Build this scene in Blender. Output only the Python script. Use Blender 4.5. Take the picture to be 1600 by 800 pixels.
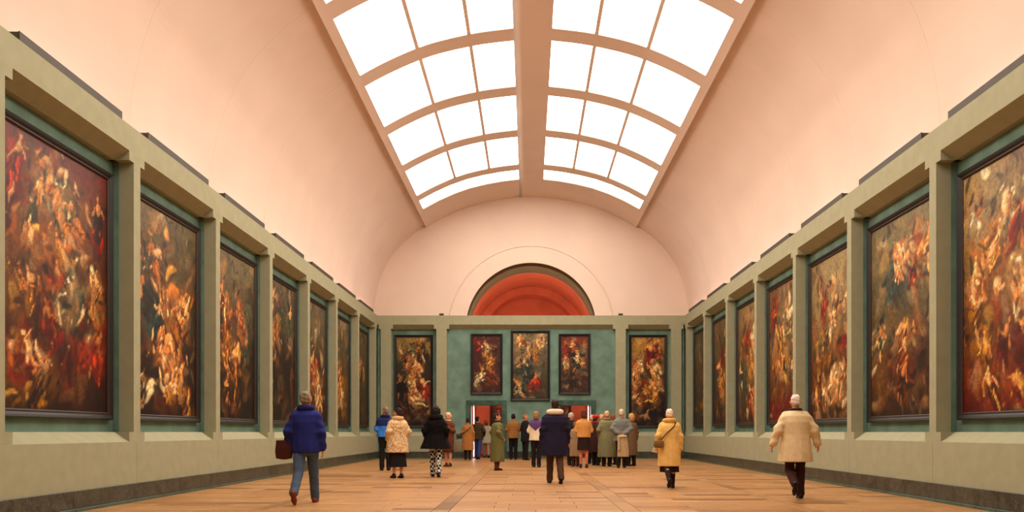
import bpy, bmesh, math, random
import numpy as np
from mathutils import Vector, Matrix, Euler

for o in list(bpy.data.objects):
    bpy.data.objects.remove(o, do_unlink=True)
scene = bpy.context.scene
COL = scene.collection
PI = math.pi

# ------------------------------------------------------------------ camera, world, exposure
FPX = 1290.0                       # focal length in pixels of the 1600 x 800 frame
cam_d = bpy.data.cameras.new('camera')
cam = bpy.data.objects.new('camera', cam_d); COL.objects.link(cam)
cam.location = (-0.10, 0.0, 1.10)
cam.rotation_euler = (PI / 2, 0, 0)
cam_d.sensor_width = 36.0
cam_d.lens = FPX / 1600.0 * 36.0
cam_d.shift_x = -26.0 / 1600.0
cam_d.shift_y = 275.0 / 1600.0
cam_d.clip_end = 300
scene.camera = cam

world = bpy.data.worlds.new('world'); scene.world = world
world.use_nodes = True
world.node_tree.nodes['Background'].inputs[0].default_value = (0.9, 0.8, 0.7, 1)
world.node_tree.nodes['Background'].inputs[1].default_value = 0.02

scene.view_settings.view_transform = 'Standard'
scene.view_settings.look = 'None'
scene.view_settings.gamma = 1.0
scene.view_settings.use_curve_mapping = False
scene.view_settings.exposure = -0.12

SKY_COL = (1.0, 0.91, 0.80); SKY_STR = 7.0          # luminous skylight glass
COVE_COL = (1.0, 0.45, 0.47); COVE_STR = 11.0        # cove tubes behind the cornice
RED_ADDED_LAMP = 215.0  # strength of the added, unseen lamp in the red room

# ------------------------------------------------------------------ materials
MATS = {}
def srgb(r, g, b):
    f = lambda c: (c / 255 / 12.92) if c / 255 <= 0.04045 else ((c / 255 + 0.055) / 1.055) ** 2.4
    return (f(r), f(g), f(b), 1)

def new_mat(name):
    m = bpy.data.materials.new(name); m.use_nodes = True
    nt = m.node_tree
    return m, nt, nt.nodes['Principled BSDF']

def N(nt, t, **kw):
    n = nt.nodes.new(t)
    for k, v in kw.items(): setattr(n, k, v)
    return n

def plain(name, col, rough=0.7, var=0.12, scale=6.0, bump=0.0, bscale=60.0, spec=0.4, coord='Object', sheen=0.0):
    """a colour with soft noise mottling and an optional fine bump"""
    if name in MATS: return MATS[name]
    m, nt, b = new_mat(name)
    tc = N(nt, 'ShaderNodeTexCoord')
    nz = N(nt, 'ShaderNodeTexNoise'); nz.inputs['Scale'].default_value = scale; nz.inputs['Detail'].default_value = 5
    nt.links.new(tc.outputs[coord], nz.inputs['Vector'])
    rp = N(nt, 'ShaderNodeValToRGB')
    rp.color_ramp.elements[0].position = 0.3; rp.color_ramp.elements[1].position = 0.7
    rp.color_ramp.elements[0].color = tuple(c * (1 - var) for c in col[:3]) + (1,)
    rp.color_ramp.elements[1].color = tuple(min(1, c * (1 + var)) for c in col[:3]) + (1,)
    nt.links.new(nz.outputs['Fac'], rp.inputs['Fac'])
    nt.links.new(rp.outputs['Color'], b.inputs['Base Color'])
    b.inputs['Roughness'].default_value = rough
    b.inputs['Specular IOR Level'].default_value = spec
    if sheen: b.inputs['Sheen Weight'].default_value = sheen
    if bump:
        n2 = N(nt, 'ShaderNodeTexNoise'); n2.inputs['Scale'].default_value = bscale; n2.inputs['Detail'].default_value = 3
        nt.links.new(tc.outputs[coord], n2.inputs['Vector'])
        bp = N(nt, 'ShaderNodeBump'); bp.inputs['Strength'].default_value = bump; bp.inputs['Distance'].default_value = 0.01
        nt.links.new(n2.outputs['Fac'], bp.inputs['Height']); nt.links.new(bp.outputs['Normal'], b.inputs['Normal'])
    MATS[name] = m
    return m

def emit(name, col, strength):
    m, nt, b = new_mat(name)
    b.inputs['Base Color'].default_value = tuple(col) + (1,)
    b.inputs['Emission Color'].default_value = tuple(col) + (1,)
    b.inputs['Emission Strength'].default_value = strength
    MATS[name] = m
    return m

def marble(name, base, vein, base2):
    m, nt, b = new_mat(name)
    tc = N(nt, 'ShaderNodeTexCoord'); gi = N(nt, 'ShaderNodeNewGeometry')
    nz = N(nt, 'ShaderNodeTexNoise'); nz.inputs['Scale'].default_value = 3.2; nz.inputs['Detail'].default_value = 7; nz.inputs['Distortion'].default_value = 0.8
    nt.links.new(gi.outputs['Position'], nz.inputs['Vector'])
    rp = N(nt, 'ShaderNodeValToRGB'); e = rp.color_ramp.elements
    e[0].position = 0.36; e[0].color = base; e[1].position = 0.62; e[1].color = base2
    nt.links.new(nz.outputs['Fac'], rp.inputs['Fac'])
    n2 = N(nt, 'ShaderNodeTexNoise'); n2.inputs['Scale'].default_value = 5.5; n2.inputs['Detail'].default_value = 8; n2.inputs['Distortion'].default_value = 2.2
    nt.links.new(gi.outputs['Position'], n2.inputs['Vector'])
    r2 = N(nt, 'ShaderNodeValToRGB'); e = r2.color_ramp.elements
    e[0].position = 0.49; e[0].color = (0, 0, 0, 1); e[1].position = 0.505; e[1].color = (0.5, 0.5, 0.5, 1)
    x = r2.color_ramp.elements.new(0.525); x.color = (0, 0, 0, 1)
    nt.links.new(n2.outputs['Fac'], r2.inputs['Fac'])
    mx = N(nt, 'ShaderNodeMix', data_type='RGBA'); mx.inputs['B'].default_value = vein
    nt.links.new(r2.outputs['Color'], mx.inputs['Factor']); nt.links.new(rp.outputs['Color'], mx.inputs['A'])
    nt.links.new(mx.outputs['Result'], b.inputs['Base Color'])
    b.inputs['Roughness'].default_value = 0.3
    MATS[name] = m
    return m

def wood_floor(key='oak', k=1.0):
    m, nt, b = new_mat('parquet_'+key)
    oi = N(nt, 'ShaderNodeObjectInfo'); gi = N(nt, 'ShaderNodeNewGeometry')
    ad = N(nt, 'ShaderNodeMath', operation='ADD'); nt.links.new(oi.outputs['Random'], ad.inputs[0]); nt.links.new(gi.outputs['Random Per Island'], ad.inputs[1])
    fr = N(nt, 'ShaderNodeMath', operation='FRACT'); nt.links.new(ad.outputs[0], fr.inputs[0])
    rp = N(nt, 'ShaderNodeValToRGB'); e = rp.color_ramp.elements
    e[0].position = 0.0; e[0].color = (0.20*k, 0.085*k, 0.028*k, 1); e[1].position = 1.0; e[1].color = (0.51*k, 0.270*k, 0.105*k, 1)
    x = rp.color_ramp.elements.new(0.16); x.color = (0.40*k, 0.195*k, 0.070*k, 1)
    nt.links.new(fr.outputs[0], rp.inputs['Fac'])
    mp = N(nt, 'ShaderNodeMapping'); mp.inputs['Scale'].default_value = (0.9, 9.0, 1.0)
    nt.links.new(gi.outputs['Position'], mp.inputs['Vector'])
    nz = N(nt, 'ShaderNodeTexNoise'); nz.inputs['Scale'].default_value = 1.6; nz.inputs['Detail'].default_value = 6
    nt.links.new(mp.outputs['Vector'], nz.inputs['Vector'])
    r2 = N(nt, 'ShaderNodeValToRGB'); e = r2.color_ramp.elements
    e[0].position = 0.3; e[0].color = (0.70, 0.66, 0.62, 1); e[1].position = 0.7; e[1].color = (1.12, 1.12, 1.12, 1)
    nt.links.new(nz.outputs['Fac'], r2.inputs['Fac'])
    mx = N(nt, 'ShaderNodeMix', data_type='RGBA', blend_type='MULTIPLY'); mx.inputs['Factor'].default_value = 1
    nt.links.new(rp.outputs['Color'], mx.inputs['A']); nt.links.new(r2.outputs['Color'], mx.inputs['B'])
    nt.links.new(mx.outputs['Result'], b.inputs['Base Color'])
    b.inputs['Roughness'].default_value = 0.33
    b.inputs['Specular IOR Level'].default_value = 0.4
    bp = N(nt, 'ShaderNodeBump'); bp.inputs['Strength'].default_value = 0.12; bp.inputs['Distance'].default_value = 0.02
    nt.links.new(nz.outputs['Fac'], bp.inputs['Height']); nt.links.new(bp.outputs['Normal'], b.inputs['Normal'])
    MATS[key] = m
    return m

def canvas_mat():
    m, nt, b = new_mat('painted_canvas')
    at = N(nt, 'ShaderNodeAttribute', attribute_name='paint')
    tc = N(nt, 'ShaderNodeTexCoord')
    nz = N(nt, 'ShaderNodeTexNoise'); nz.inputs['Scale'].default_value = 14; nz.inputs['Detail'].default_value = 7; nz.inputs['Distortion'].default_value = 1.0
    nt.links.new(tc.outputs['Object'], nz.inputs['Vector'])
    r2 = N(nt, 'ShaderNodeValToRGB'); e = r2.color_ramp.elements
    e[0].position = 0.3; e[0].color = (0.55, 0.5, 0.46, 1); e[1].position = 0.72; e[1].color = (1.3, 1.26, 1.2, 1)
    nt.links.new(nz.outputs['Fac'], r2.inputs['Fac'])
    mx = N(nt, 'ShaderNodeMix', data_type='RGBA', blend_type='MULTIPLY'); mx.inputs['Factor'].default_value = 1
    nt.links.new(at.outputs['Color'], mx.inputs['A']); nt.links.new(r2.outputs['Color'], mx.inputs['B'])
    nt.links.new(mx.outputs['Result'], b.inputs['Base Color'])
    b.inputs['Roughness'].default_value = 0.5
    b.inputs['Specular IOR Level'].default_value = 0.3
    MATS['canvas'] = m

plain('stone', (0.332, 0.322, 0.204), 0.85, 0.05, 5, 0.10, 120, spec=0.2)
plain('green_wall', (0.135, 0.225, 0.175), 0.8, 0.25, 2.2, 0.08, 90, spec=0.25)
plain('plaster', (0.735, 0.580, 0.480), 0.9, 0.03, 0.8, 0.05, 200, spec=0.15)
plain('red_wall', (0.60, 0.145, 0.070), 0.8, 0.10, 1.5, spec=0.2)
plain('olive_paint', (0.150, 0.120, 0.062), 0.85, 0.06, 3)  # shade of the unlit arch reveal put into its base colour
plain('dark_trim', (0.048, 0.040, 0.026), 0.6, 0.1)
plain('black_frame', (0.010, 0.007, 0.006), 0.5, 0.25, 12)
plain('frame_gilt', (0.028, 0.014, 0.009), 0.5, 0.25, 18)
plain('joint', (0.10, 0.06, 0.03), 0.8, 0.1)
marble('marble', (0.016, 0.019, 0.014, 1), (0.20, 0.23, 0.16, 1), (0.050, 0.050, 0.036, 1))
marble('marble_green', (0.022, 0.055, 0.040, 1), (0.10, 0.19, 0.14, 1), (0.05, 0.105, 0.075, 1))
emit('sky_glass', SKY_COL, SKY_STR)
emit('cove_tube', COVE_COL, COVE_STR)
emit('white_tube', (1.0, 0.92, 0.9), 7.0)  # glow for the strips that stand in for lit door edges
wood_floor(); wood_floor('oak_band', 0.88); canvas_mat()

# ------------------------------------------------------------------ mesh helpers
class MB:
    def __init__(s): s.v = []; s.f = []
    def box(s, x0, x1, y0, y1, z0, z1):
        n = len(s.v)
        s.v += [(x0,y0,z0),(x1,y0,z0),(x1,y1,z0),(x0,y1,z0),(x0,y0,z1),(x1,y0,z1),(x1,y1,z1),(x0,y1,z1)]
        s.f += [tuple(n+i for i in q) for q in ((0,3,2,1),(4,5,6,7),(0,1,5,4),(1,2,6,5),(2,3,7,6),(3,0,4,7))]
        return s
    def extrude_y(s, poly, y0, y1):
        """polygon in (x, z), extruded along y"""
        n = len(s.v); k = len(poly)
        s.v += [(p[0], y0, p[1]) for p in poly] + [(p[0], y1, p[1]) for p in poly]
        s.f += [tuple(n+i for i in range(k)), tuple(n+k+i for i in reversed(range(k)))]
        s.f += [(n+i, n+k+i, n+k+(i+1)%k, n+(i+1)%k) for i in range(k)]
        return s
    def extrude_x(s, poly, x0, x1):
        """polygon in (y, z), extruded along x"""
        n = len(s.v); k = len(poly)
        s.v += [(x0, p[0], p[1]) for p in poly] + [(x1, p[0], p[1]) for p in poly]
        s.f += [tuple(n+i for i in range(k)), tuple(n+k+i for i in reversed(range(k)))]
        s.f += [(n+i, n+k+i, n+k+(i+1)%k, n+(i+1)%k) for i in range(k)]
        return s
    def quad(s, a, b, c, d):
        n = len(s.v); s.v += [tuple(a), tuple(b), tuple(c), tuple(d)]; s.f.append((n, n+1, n+2, n+3)); return s
    def tube(s, pts, r, seg=8):
        n0 = len(s.v); pts = [Vector(p) for p in pts]
        for i, p in enumerate(pts):
            t = (pts[min(i+1, len(pts)-1)] - pts[max(i-1, 0)]).normalized()
            u = t.cross(Vector((0, 0, 1)))
            if u.length < 1e-3: u = t.cross(Vector((1, 0, 0)))
            u.normalize(); w = t.cross(u)
            for j in range(seg):
                a = 2*PI*j/seg; s.v.append(tuple(p + r*(math.cos(a)*u + math.sin(a)*w)))
        for i in range(len(pts)-1):
            for j in range(seg):
                a = n0+i*seg+j; b = n0+i*seg+(j+1)%seg
                s.f.append((a, b, b+seg, a+seg))
        s.f.append(tuple(n0+j for j in reversed(range(seg)))); s.f.append(tuple(n0+(len(pts)-1)*seg+j for j in range(seg)))
        return s
    def mesh(s, name, mat, recalc=True, smooth=False, bevel=0):
        me = bpy.data.meshes.new(name); me.from_pydata(s.v, [], s.f)
        if recalc or bevel:
            bm = bmesh.new(); bm.from_mesh(me)
            bmesh.ops.recalc_face_normals(bm, faces=bm.faces)
            if bevel:
                bmesh.ops.bevel(bm, geom=[e for e in bm.edges if e.is_manifold and e.calc_face_angle(0) > 0.5], offset=bevel, segments=1, affect='EDGES')
            bm.to_mesh(me); bm.free()
        me.materials.append(MATS[mat] if isinstance(mat, str) else mat)
        if smooth: me.polygons.foreach_set('use_smooth', [True]*len(me.polygons))
        me.update()
        return me
    def obj(s, name, mat, parent=None, loc=None, **kw):
        return link(name, s.mesh(name, mat, **kw), parent, loc)

def link(name, me, parent=None, loc=None):
    o = bpy.data.objects.new(name, me); COL.objects.link(o)
    if parent: o.parent = parent
    if loc: o.location = loc
    return o

def tag(o, label=None, cat=None, group=None, kind=None):
    if label: o['label'] = label
    if cat: o['category'] = cat
    if group: o['group'] = group
    if kind: o['kind'] = kind
    return o

# ------------------------------------------------------------------ dimensions
W = 6.36                         # half width between the wall faces
P = 3.44                         # bay length
Y0 = 13.2                        # centre of pier 0
YF = 34.15                       # face of the far wall
YN = -4.2                        # wall behind the camera
R1, R2, R3 = 0.235, 0.335, 0.42  # reveal depth, niche depth, wall depth
Z_BASE, Z_SF, Z_SB = 0.29, 0.945, 1.10
Z_CB, Z_LF, Z_TOP = 5.367, 5.515, 5.92
PW, CW = 0.22, 0.51              # pier width, capital width
pier_y = lambda k: Y0 + P*k
KMIN, KMAX = -5, 6

# ------------------------------------------------------------------ floor
floor = MB().box(-6.8, 6.8, YN-0.3, 42.5, -0.25, -0.012).obj('floor', 'joint')
tag(floor, 'polished honey oak parquet floor laid in long panels with darker bands', kind='structure')
random.seed(4)
planks = []                       # (x0, x1, y0, y1)
fields = [(-6.30,-4.02), (-3.80,-1.45), (-1.21,1.21), (1.45,3.80), (4.02,6.30)]
bands = [(-4.02,-3.80), (-1.45,-1.21), (1.21,1.45), (3.80,4.02), (-6.5,-6.30), (6.30,6.5)]
ROW = 0.33
rows = int((YF + 0.6 - YN) / ROW) + 1
for i in range(rows):
    ya = YN + i*ROW
    for fi, (xa, xb) in enumerate(fields):
        w = xb - xa
        cuts = [[0, .5, 1], [0, .25, .75, 1], [0, .34, 1], [0, .67, 1]][(i*2 + fi + random.randrange(2)) % 4]
        for a, b in zip(cuts[:-1], cuts[1:]): planks.append((xa + a*w, xa + b*w, ya, ya + ROW))
for xa, xb in bands:
    y = YN
    while y < YF + 0.6:
        planks.append((xa, xb, y, y + 1.32)); y += 1.32
def plank_geo(m, x0, x1, y0, y1, g=0.003):
    n = len(m.v); c = 0.003
    x0 += g; x1 -= g; y0 += g; y1 -= g
    m.v += [(x0,y0,-0.02),(x1,y0,-0.02),(x1,y1,-0.02),(x0,y1,-0.02),(x0,y0,-c),(x1,y0,-c),(x1,y1,-c),(x0,y1,-c),
            (x0+c,y0+c,0),(x1-c,y0+c,0),(x1-c,y1-c,0),(x0+c,y1-c,0)]
    m.f += [tuple(n+i for i in q) for q in ((0,1,5,4),(1,2,6,5),(2,3,7,6),(3,0,4,7),(4,5,9,8),(5,6,10,9),(6,7,11,10),(7,4,8,11),(8,9,10,11))]
def in_view(p):
    yc = (p[2]+p[3])/2; xc = (p[0]+p[1])/2
    if yc < 11.2: return False
    u = 826 + (xc + 0.1)/yc*FPX
    return -40 < u < 1640
vis = sorted([p for p in planks if in_view(p)], key=lambda p: p[2])
near = set(vis[:300])
cache = {}
for p in vis[:300]:
    key = (round(p[1]-p[0], 3), round(p[3]-p[2], 3))
    if key not in cache:
        m = MB(); plank_geo(m, 0, key[0], 0, key[1]); cache[key] = m.mesh('plank', 'oak_band' if key[1] > 1 else 'oak', recalc=False)
    link('plank', cache[key], floor, (p[0], p[2], 0))
for nm_, mt_, long_ in (('parquet_field', 'oak', False), ('parquet_band', 'oak_band', True)):
    m = MB()
    for p in planks:
        if p not in near and (p[3]-p[2] > 1) == long_: plank_geo(m, *p)
    tag(m.obj(nm_, mt_, floor, recalc=False), 'distant parquet boards', kind='stuff')

# ------------------------------------------------------------------ long walls
def build_side(side):
    nm = 'left' if side < 0 else 'right'
    X = lambda r: side*(W + r)
    def bx(m, r0, r1, y0, y1, z0, z1):
        a, b = sorted((X(r0), X(r1))); return m.box(a, b, y0, y1, z0, z1)
    wall = bx(MB(), R3, R3+0.25, YN, YF+0.4, -0.02, Z_TOP-0.3).obj('wall_'+nm, 'stone')
    tag(wall, 'long olive stone wall on the %s, divided by piers into recessed green niches' % nm, kind='structure')
    h = P/2
    # one mesh of each piece, shared by the bays; local origin at the pier or the bay centre on the floor
    pier = bx(MB(), 0, R1, -PW/2, PW/2, Z_SB-0.002, Z_CB+0.002).mesh('pier', 'stone')
    cap = bx(MB(), 0, R1, -CW/2, CW/2, Z_CB, Z_LF).mesh('capital', 'stone')
    blk = bx(MB(), 0, R1, -CW/2, CW/2, Z_SF, Z_SB).mesh('pier_base', 'stone')
    lint = bx(MB(), 0, R3+0.2, -h, h, Z_LF, Z_TOP).mesh('lintel', 'stone')
    sof = MB().extrude_y([(X(0), Z_LF), (X(R1), Z_CB), (X(R3), Z_CB), (X(R3), Z_LF)], -h+CW/2, h-CW/2).mesh('soffit', 'stone')
    sil = MB().extrude_y([(X(0), Z_SF), (X(R1), Z_SB), (X(R3), Z_SB), (X(R3), Z_SF)], -h+CW/2, h-CW/2).mesh('sill', 'stone')
    dad = bx(MB(), 0, R3, -h+0.003, h-0.003, 0.0, Z_SF).mesh('dado_panel', 'stone', bevel=0.002)
    nch = bx(MB(), R2, R3, -h, h, Z_SB, Z_CB)
    bx(nch, R1, R2, -h, -h+PW/2, Z_SB, Z_CB); bx(nch, R1, R2, h-PW/2, h, Z_SB, Z_CB)
    nch = nch.mesh('niche_panel', 'green_wall')
    for k in range(KMIN, KMAX+1):
        y = pier_y(k)
        link('pier', pier, wall, (0, y, 0)); link('capital', cap, wall, (0, y, 0)); link('pier_base', blk, wall, (0, y, 0))
        if k < KMAX:
            c = y + h
            for n, me in (('lintel', lint), ('soffit', sof), ('sill', sil), ('dado_panel', dad), ('niche_panel', nch)):
                link(n, me, wall, (0, c, 0))
    # the short end piece between the last pier and the far wall
    y6 = pier_y(KMAX); m = MB()
    bx(m, 0, R3, y6+0.004, YF+0.4, 0, Z_SF)
    m.obj('dado_panel', 'stone', wall)
    bx(MB(), 0, R3+0.2, y6, YF+0.4, Z_LF, Z_TOP).obj('lintel', 'stone', wall)
    bx(MB(), 0.10, R3, y6+PW/2, YF+0.4, Z_SF, Z_LF).obj('niche_panel', 'green_wall', wall)
    # marble skirting
    bb = bx(MB(), -0.02, 0.0, YN, YF, 0.05, Z_BASE-0.01).obj('baseboard_'+nm, 'marble')
    tag(bb, 'dark veined marble skirting along the foot of the %s wall' % nm, kind='structure')
    L = P/2
    slab = bx(MB(), -0.045, 0.0, -L/2+0.002, L/2-0.002, 0.045, Z_BASE).mesh('marble_slab', 'marble', bevel=0.004)
    step = bx(MB(), -0.075, 0.0, -L/2+0.002, L/2-0.002, 0.0, 0.045).mesh('plinth_step', 'marble_green', bevel=0.003)
    y = YN + L/2
    while y + L/2 < YF - 0.05:
        link('marble_slab', slab, bb, (0, y, 0)); link('plinth_step', step, bb, (0, y, 0)); y += L
    yr = y - L/2
    bx(MB(), -0.045, 0, yr, YF-0.045, 0.045, Z_BASE).obj('marble_slab', 'marble', bb)
    bx(MB(), -0.075, 0, yr, YF-0.075, 0, 0.045).obj('plinth_step', 'marble_green', bb)
    # cove light troughs standing on the cornice
    ordn = ['nearest', 'second', 'third', 'fourth', 'fifth', 'sixth', 'farthest']
    hl = 2.57/2
    hous = bx(MB(), 0.015, 0.035, -hl, hl, 0.0, 0.125); bx(hous, 0.035, 0.15, -hl, hl, 0.0, 0.012)
    for s in (-1, 1): bx(hous, 0.035, 0.15, s*hl-0.006, s*hl+0.006, 0.0, 0.115)
    hous = hous.mesh('housing', 'dark_trim')
    tube = MB().tube([(X(0.09), -hl+0.05, 0.055), (X(0.09), hl-0.05, 0.055)], 0.018, 8).mesh('tube', 'cove_tube', smooth=True)
    socks = [bx(MB(), 0.065, 0.115, s*(hl-0.04)-0.012, s*(hl-0.04)+0.012, 0.012, 0.085).mesh('lamp_holder', 'dark_trim') for s in (-1, 1)]
    for k in range(-2, 6):
        t = bpy.data.objects.new('cove_light', None); COL.objects.link(t)
        t.location = (0, 11.465 + P*(k+1), Z_TOP)
        if k < -1: lab = 'dark cove light trough on the %s cornice, nearer than the first painting' % nm
        else: lab = 'dark cove light strip on the cornice above the %s %s wall painting' % (ordn[k+1], nm)
        tag(t, lab, 'light', 'cove lights along the cornices')
        for n, me in (('housing', hous), ('tube', tube), ('lamp_holder', socks[0]), ('lamp_holder', socks[1])): link(n, me, t)
    return wall
build_side(-1); build_side(1)

# ------------------------------------------------------------------ far wall
def build_far():
    yf = lambda r: YF + r
    wall = MB().box(-W-0.4, -2.75, YF+R3, YF+R3+0.25, 0, Z_TOP-0.3)
    wall.box(2.75, W+0.4, YF+R3, YF+R3+0.25, 0, Z_TOP-0.3)
    wall = wall.obj('wall_far', 'stone')
    tag(wall, 'far end wall with a green central panel, two doorways and stone piers', kind='structure')
    def b(name, mat, x0, x1, r0, r1, z0, z1, **kw):
        return MB().box(x0, x1, yf(r0), yf(r1), z0, z1).obj(name, mat, wall, **kw)
    openings = [(-5.80, -3.92), (3.92, 5.80)]
    # lintel along the whole wall
    b('lintel', 'stone', -W, W, 0, R3+0.3, Z_LF+0.03, Z_TOP)
    for x0, x1 in openings:
        MB().extrude_x([(yf(0), Z_LF+0.03), (yf(R1), Z_CB), (yf(R3), Z_CB), (yf(R3), Z_LF+0.03)], x0, x1).obj('soffit', 'stone', wall)
        MB().extrude_x([(yf(0), Z_SF), (yf(R1), Z_SB), (yf(R3), Z_SB), (yf(R3), Z_SF)], x0, x1).obj('sill', 'stone', wall)
        m = MB().box(x0-0.1, x1+0.1, yf(R2), yf(R3), Z_SB, Z_CB)
        m.obj('niche_panel', 'green_wall', wall)
        b('dado_panel', 'stone', x0, x1, 0, R3, 0, Z_SF)
    MB().extrude_x([(yf(0), Z_LF+0.03), (yf(R1), Z_CB), (yf(R3), Z_CB), (yf(R3), Z_LF+0.03)], -3.49, 3.49).obj('soffit', 'stone', wall)
    for s in (-1, 1):
        for xa, xb, c in ((3.49, 3.92, 0.10), (5.80, 6.22, 0.08)):
            a, d = sorted((s*xa, s*xb))
            b('pier', 'stone', a, d, 0, R3, 0, Z_LF+0.03)
            b('capital', 'stone', a-c, d+c, -0.004, R1, Z_CB, Z_LF+0.028)
        a, d = sorted((s*6.22, s*W))
        b('corner_slot', 'green_wall', a, d, 0.12, R3, 0, Z_LF+0.03)
    # green central panel, built around the two doorways
    DX0, DX1, DZ = 1.19, 2.52, 2.24
    r0, r1 = R1, R3+0.02
    b('green_panel', 'green_wall', -3.49, -DX1, r0, r1, 0, Z_CB)
    b('green_panel', 'green_wall', DX1, 3.49, r0, r1, 0, Z_CB)
    b('green_panel', 'green_wall', -DX0, DX0, r0, r1, 0, Z_CB)
    b('green_panel', 'green_wall', -DX1, -DX0, r0, r1, DZ, Z_CB)
    b('green_panel', 'green_wall', DX0, DX1, r0, r1, DZ, Z_CB)
    # door surrounds
    for i, s in enumerate((-1, 1)):
        d = bpy.data.objects.new('door_%d' % (i+1), None); COL.objects.link(d); d.location = (s*(DX0+DX1)/2, YF+R1, 0)
        tag(d, 'doorway with dark green marble surround opening into the red room, %s of the pair' % ('left' if s < 0 else 'right'), kind='structure')
        hw = (DX1-DX0)/2
        for t in (-1, 1):
            a, e = sorted((t*hw, t*(hw+0.18)))
            MB().box(a, e, -0.05, 0.0, 0, DZ+0.18).obj('jamb', 'marble_green', d, bevel=0.004)
            a, e = sorted((t*(hw-0.03), t*hw))
            MB().box(a, e, -0.05, R3+0.05, 0, DZ).obj('jamb_lining', 'marble_green', d)
        MB().box(-hw, hw, -0.05, 0.0, DZ, DZ+0.18).obj('door_head', 'marble_green', d, bevel=0.004)
        MB().box(-hw, hw, -0.05, R3+0.05, DZ-0.03, DZ).obj('head_lining', 'marble_green', d)
        # added glowing strip standing in for the bright outer door edge
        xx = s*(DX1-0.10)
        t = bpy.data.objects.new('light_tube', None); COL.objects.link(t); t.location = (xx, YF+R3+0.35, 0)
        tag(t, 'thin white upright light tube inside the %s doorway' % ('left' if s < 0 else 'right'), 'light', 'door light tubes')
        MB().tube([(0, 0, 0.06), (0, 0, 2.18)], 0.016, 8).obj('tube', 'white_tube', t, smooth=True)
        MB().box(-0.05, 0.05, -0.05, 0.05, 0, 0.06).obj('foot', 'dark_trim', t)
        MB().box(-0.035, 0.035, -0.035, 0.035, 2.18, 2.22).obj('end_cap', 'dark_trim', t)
    bb = MB().box(-W, -3.49, YF-0.02, YF, 0.05, Z_BASE-0.01).box(3.49, W, YF-0.02, YF, 0.05, Z_BASE-0.01).obj('baseboard_far', 'marble')
    tag(bb, 'dark marble skirting along the far wall', kind='structure')
    segs = [(-W+0.045, -4.9, 0), (-4.9, -3.49, 0), (3.49, 4.9, 0), (4.9, W-0.045, 0),
            (-3.49, -DX1-0.18, R1), (-DX0+0.18, 0, R1), (0, DX0-0.18, R1), (DX1+0.18, 3.49, R1)]
    for a, e, r in segs:
        MB().box(a+0.002, e-0.002, yf(r)-0.045, yf(r), 0.045, Z_BASE).obj('marble_slab', 'marble', bb)
        MB().box(a+0.002, e-0.002, yf(r)-0.075, yf(r), 0, 0.045).obj('plinth_step', 'marble_green', bb)
    # two little floodlights on top of the far cornice
    for s, n in ((-1, 'left'), (1, 'right')):
        t = bpy.data.objects.new('floodlight', None); COL.objects.link(t); t.location = (s*3.71, YF+0.06, Z_TOP)
        tag(t, 'small dark floodlight on the far cornice, %s of the red arch' % n, 'light', 'floodlights on the far cornice')
        MB().box(-0.09, 0.09, -0.045, 0.05, 0.02, 0.09).obj('lamp_body', 'dark_trim', t, bevel=0.008)
        MB().box(-0.05, 0.05, -0.03, 0.03, 0.0, 0.02).obj('bracket', 'dark_trim', t)
build_far()

# wall behind the camera
tag(MB().box(-W-0.4, W+0.4, YN-0.3, YN, 0, 11.5).obj('wall_near', 'stone'), 'plain stone wall closing the near end of the gallery', kind='structure')

# ------------------------------------------------------------------ vault
PROF = [(-0.0,10.90),(0.47,10.885),(1.55,10.76),(2.80,10.45),(4.20,9.80),(5.33,8.95),(6.00,8.05),(6.28,7.40),(6.42,6.85),(6.50,6.3),(6.53,5.6)]
def catmull(pts, n):
    out = []
    P_ = [(-pts[1][0], pts[1][1])] + list(pts) + [(2*pts[-1][0]-pts[-2][0], 2*pts[-1][1]-pts[-2][1])]
    for i in range(1, len(P_)-2):
        p0, p1, p2, p3 = (np.array(P_[j]) for j in (i-1, i, i+1, i+2))
        for t in np.linspace(0, 1, n, endpoint=False):
            out.append(0.5*((2*p1)+(-p0+p2)*t+(2*p0-5*p1+4*p2-p3)*t*t+(-p0+3*p1-3*p2+p3)*t**3))
    out.append(np.array(pts[-1])); return np.array(out)
PC = catmull(PROF, 40)
PS = np.concatenate([[0], np.cumsum(np.linalg.norm(np.diff(PC, axis=0), axis=1))])
SMAX = PS[-1]
def prof(s):
    """signed arc length from the crown -> (x, z), outward normal"""
    a = abs(s); sg = -1 if s < 0 else 1
    x = np.interp(a, PS, PC[:,0]); z = np.interp(a, PS, PC[:,1])
    e = 0.03; x1 = np.interp(min(a+e, SMAX), PS, PC[:,0]); z1 = np.interp(min(a+e, SMAX), PS, PC[:,1])
    x0 = np.interp(a-e, PS, PC[:,0]) if a > e else -np.interp(e-a, PS, PC[:,0]); z0 = np.interp(abs(a-e), PS, PC[:,1])
    t = np.array([x1-x0, z1-z0]); t /= np.linalg.norm(t)
    if a < S_EDGE: z = z - (0.03 + 0.09*(a/S_EDGE))
    return sg*float(x), float(z), sg*float(-t[1]), float(t[0])
S_EDGE = 0.0
s_at = lambda x: float(np.interp(x, PC[:,0], PS))
S_C, S_M1, S_M2, S_O = s_at(0.47), s_at(1.54), s_at(2.79), s_at(4.17)
S_EDGE = S_O+0.22
MH = 0.045
cols = [(S_C, S_M1-MH), (S_M1+MH, S_M2-MH), (S_M2+MH, S_O)]
RH = 0.31
rib_y = lambda k: 26.96-(26.96-pier_y(k))*(0.975 if k < 4 else 1.0)
YL = YF + 0.12                    # lunette plane
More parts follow.
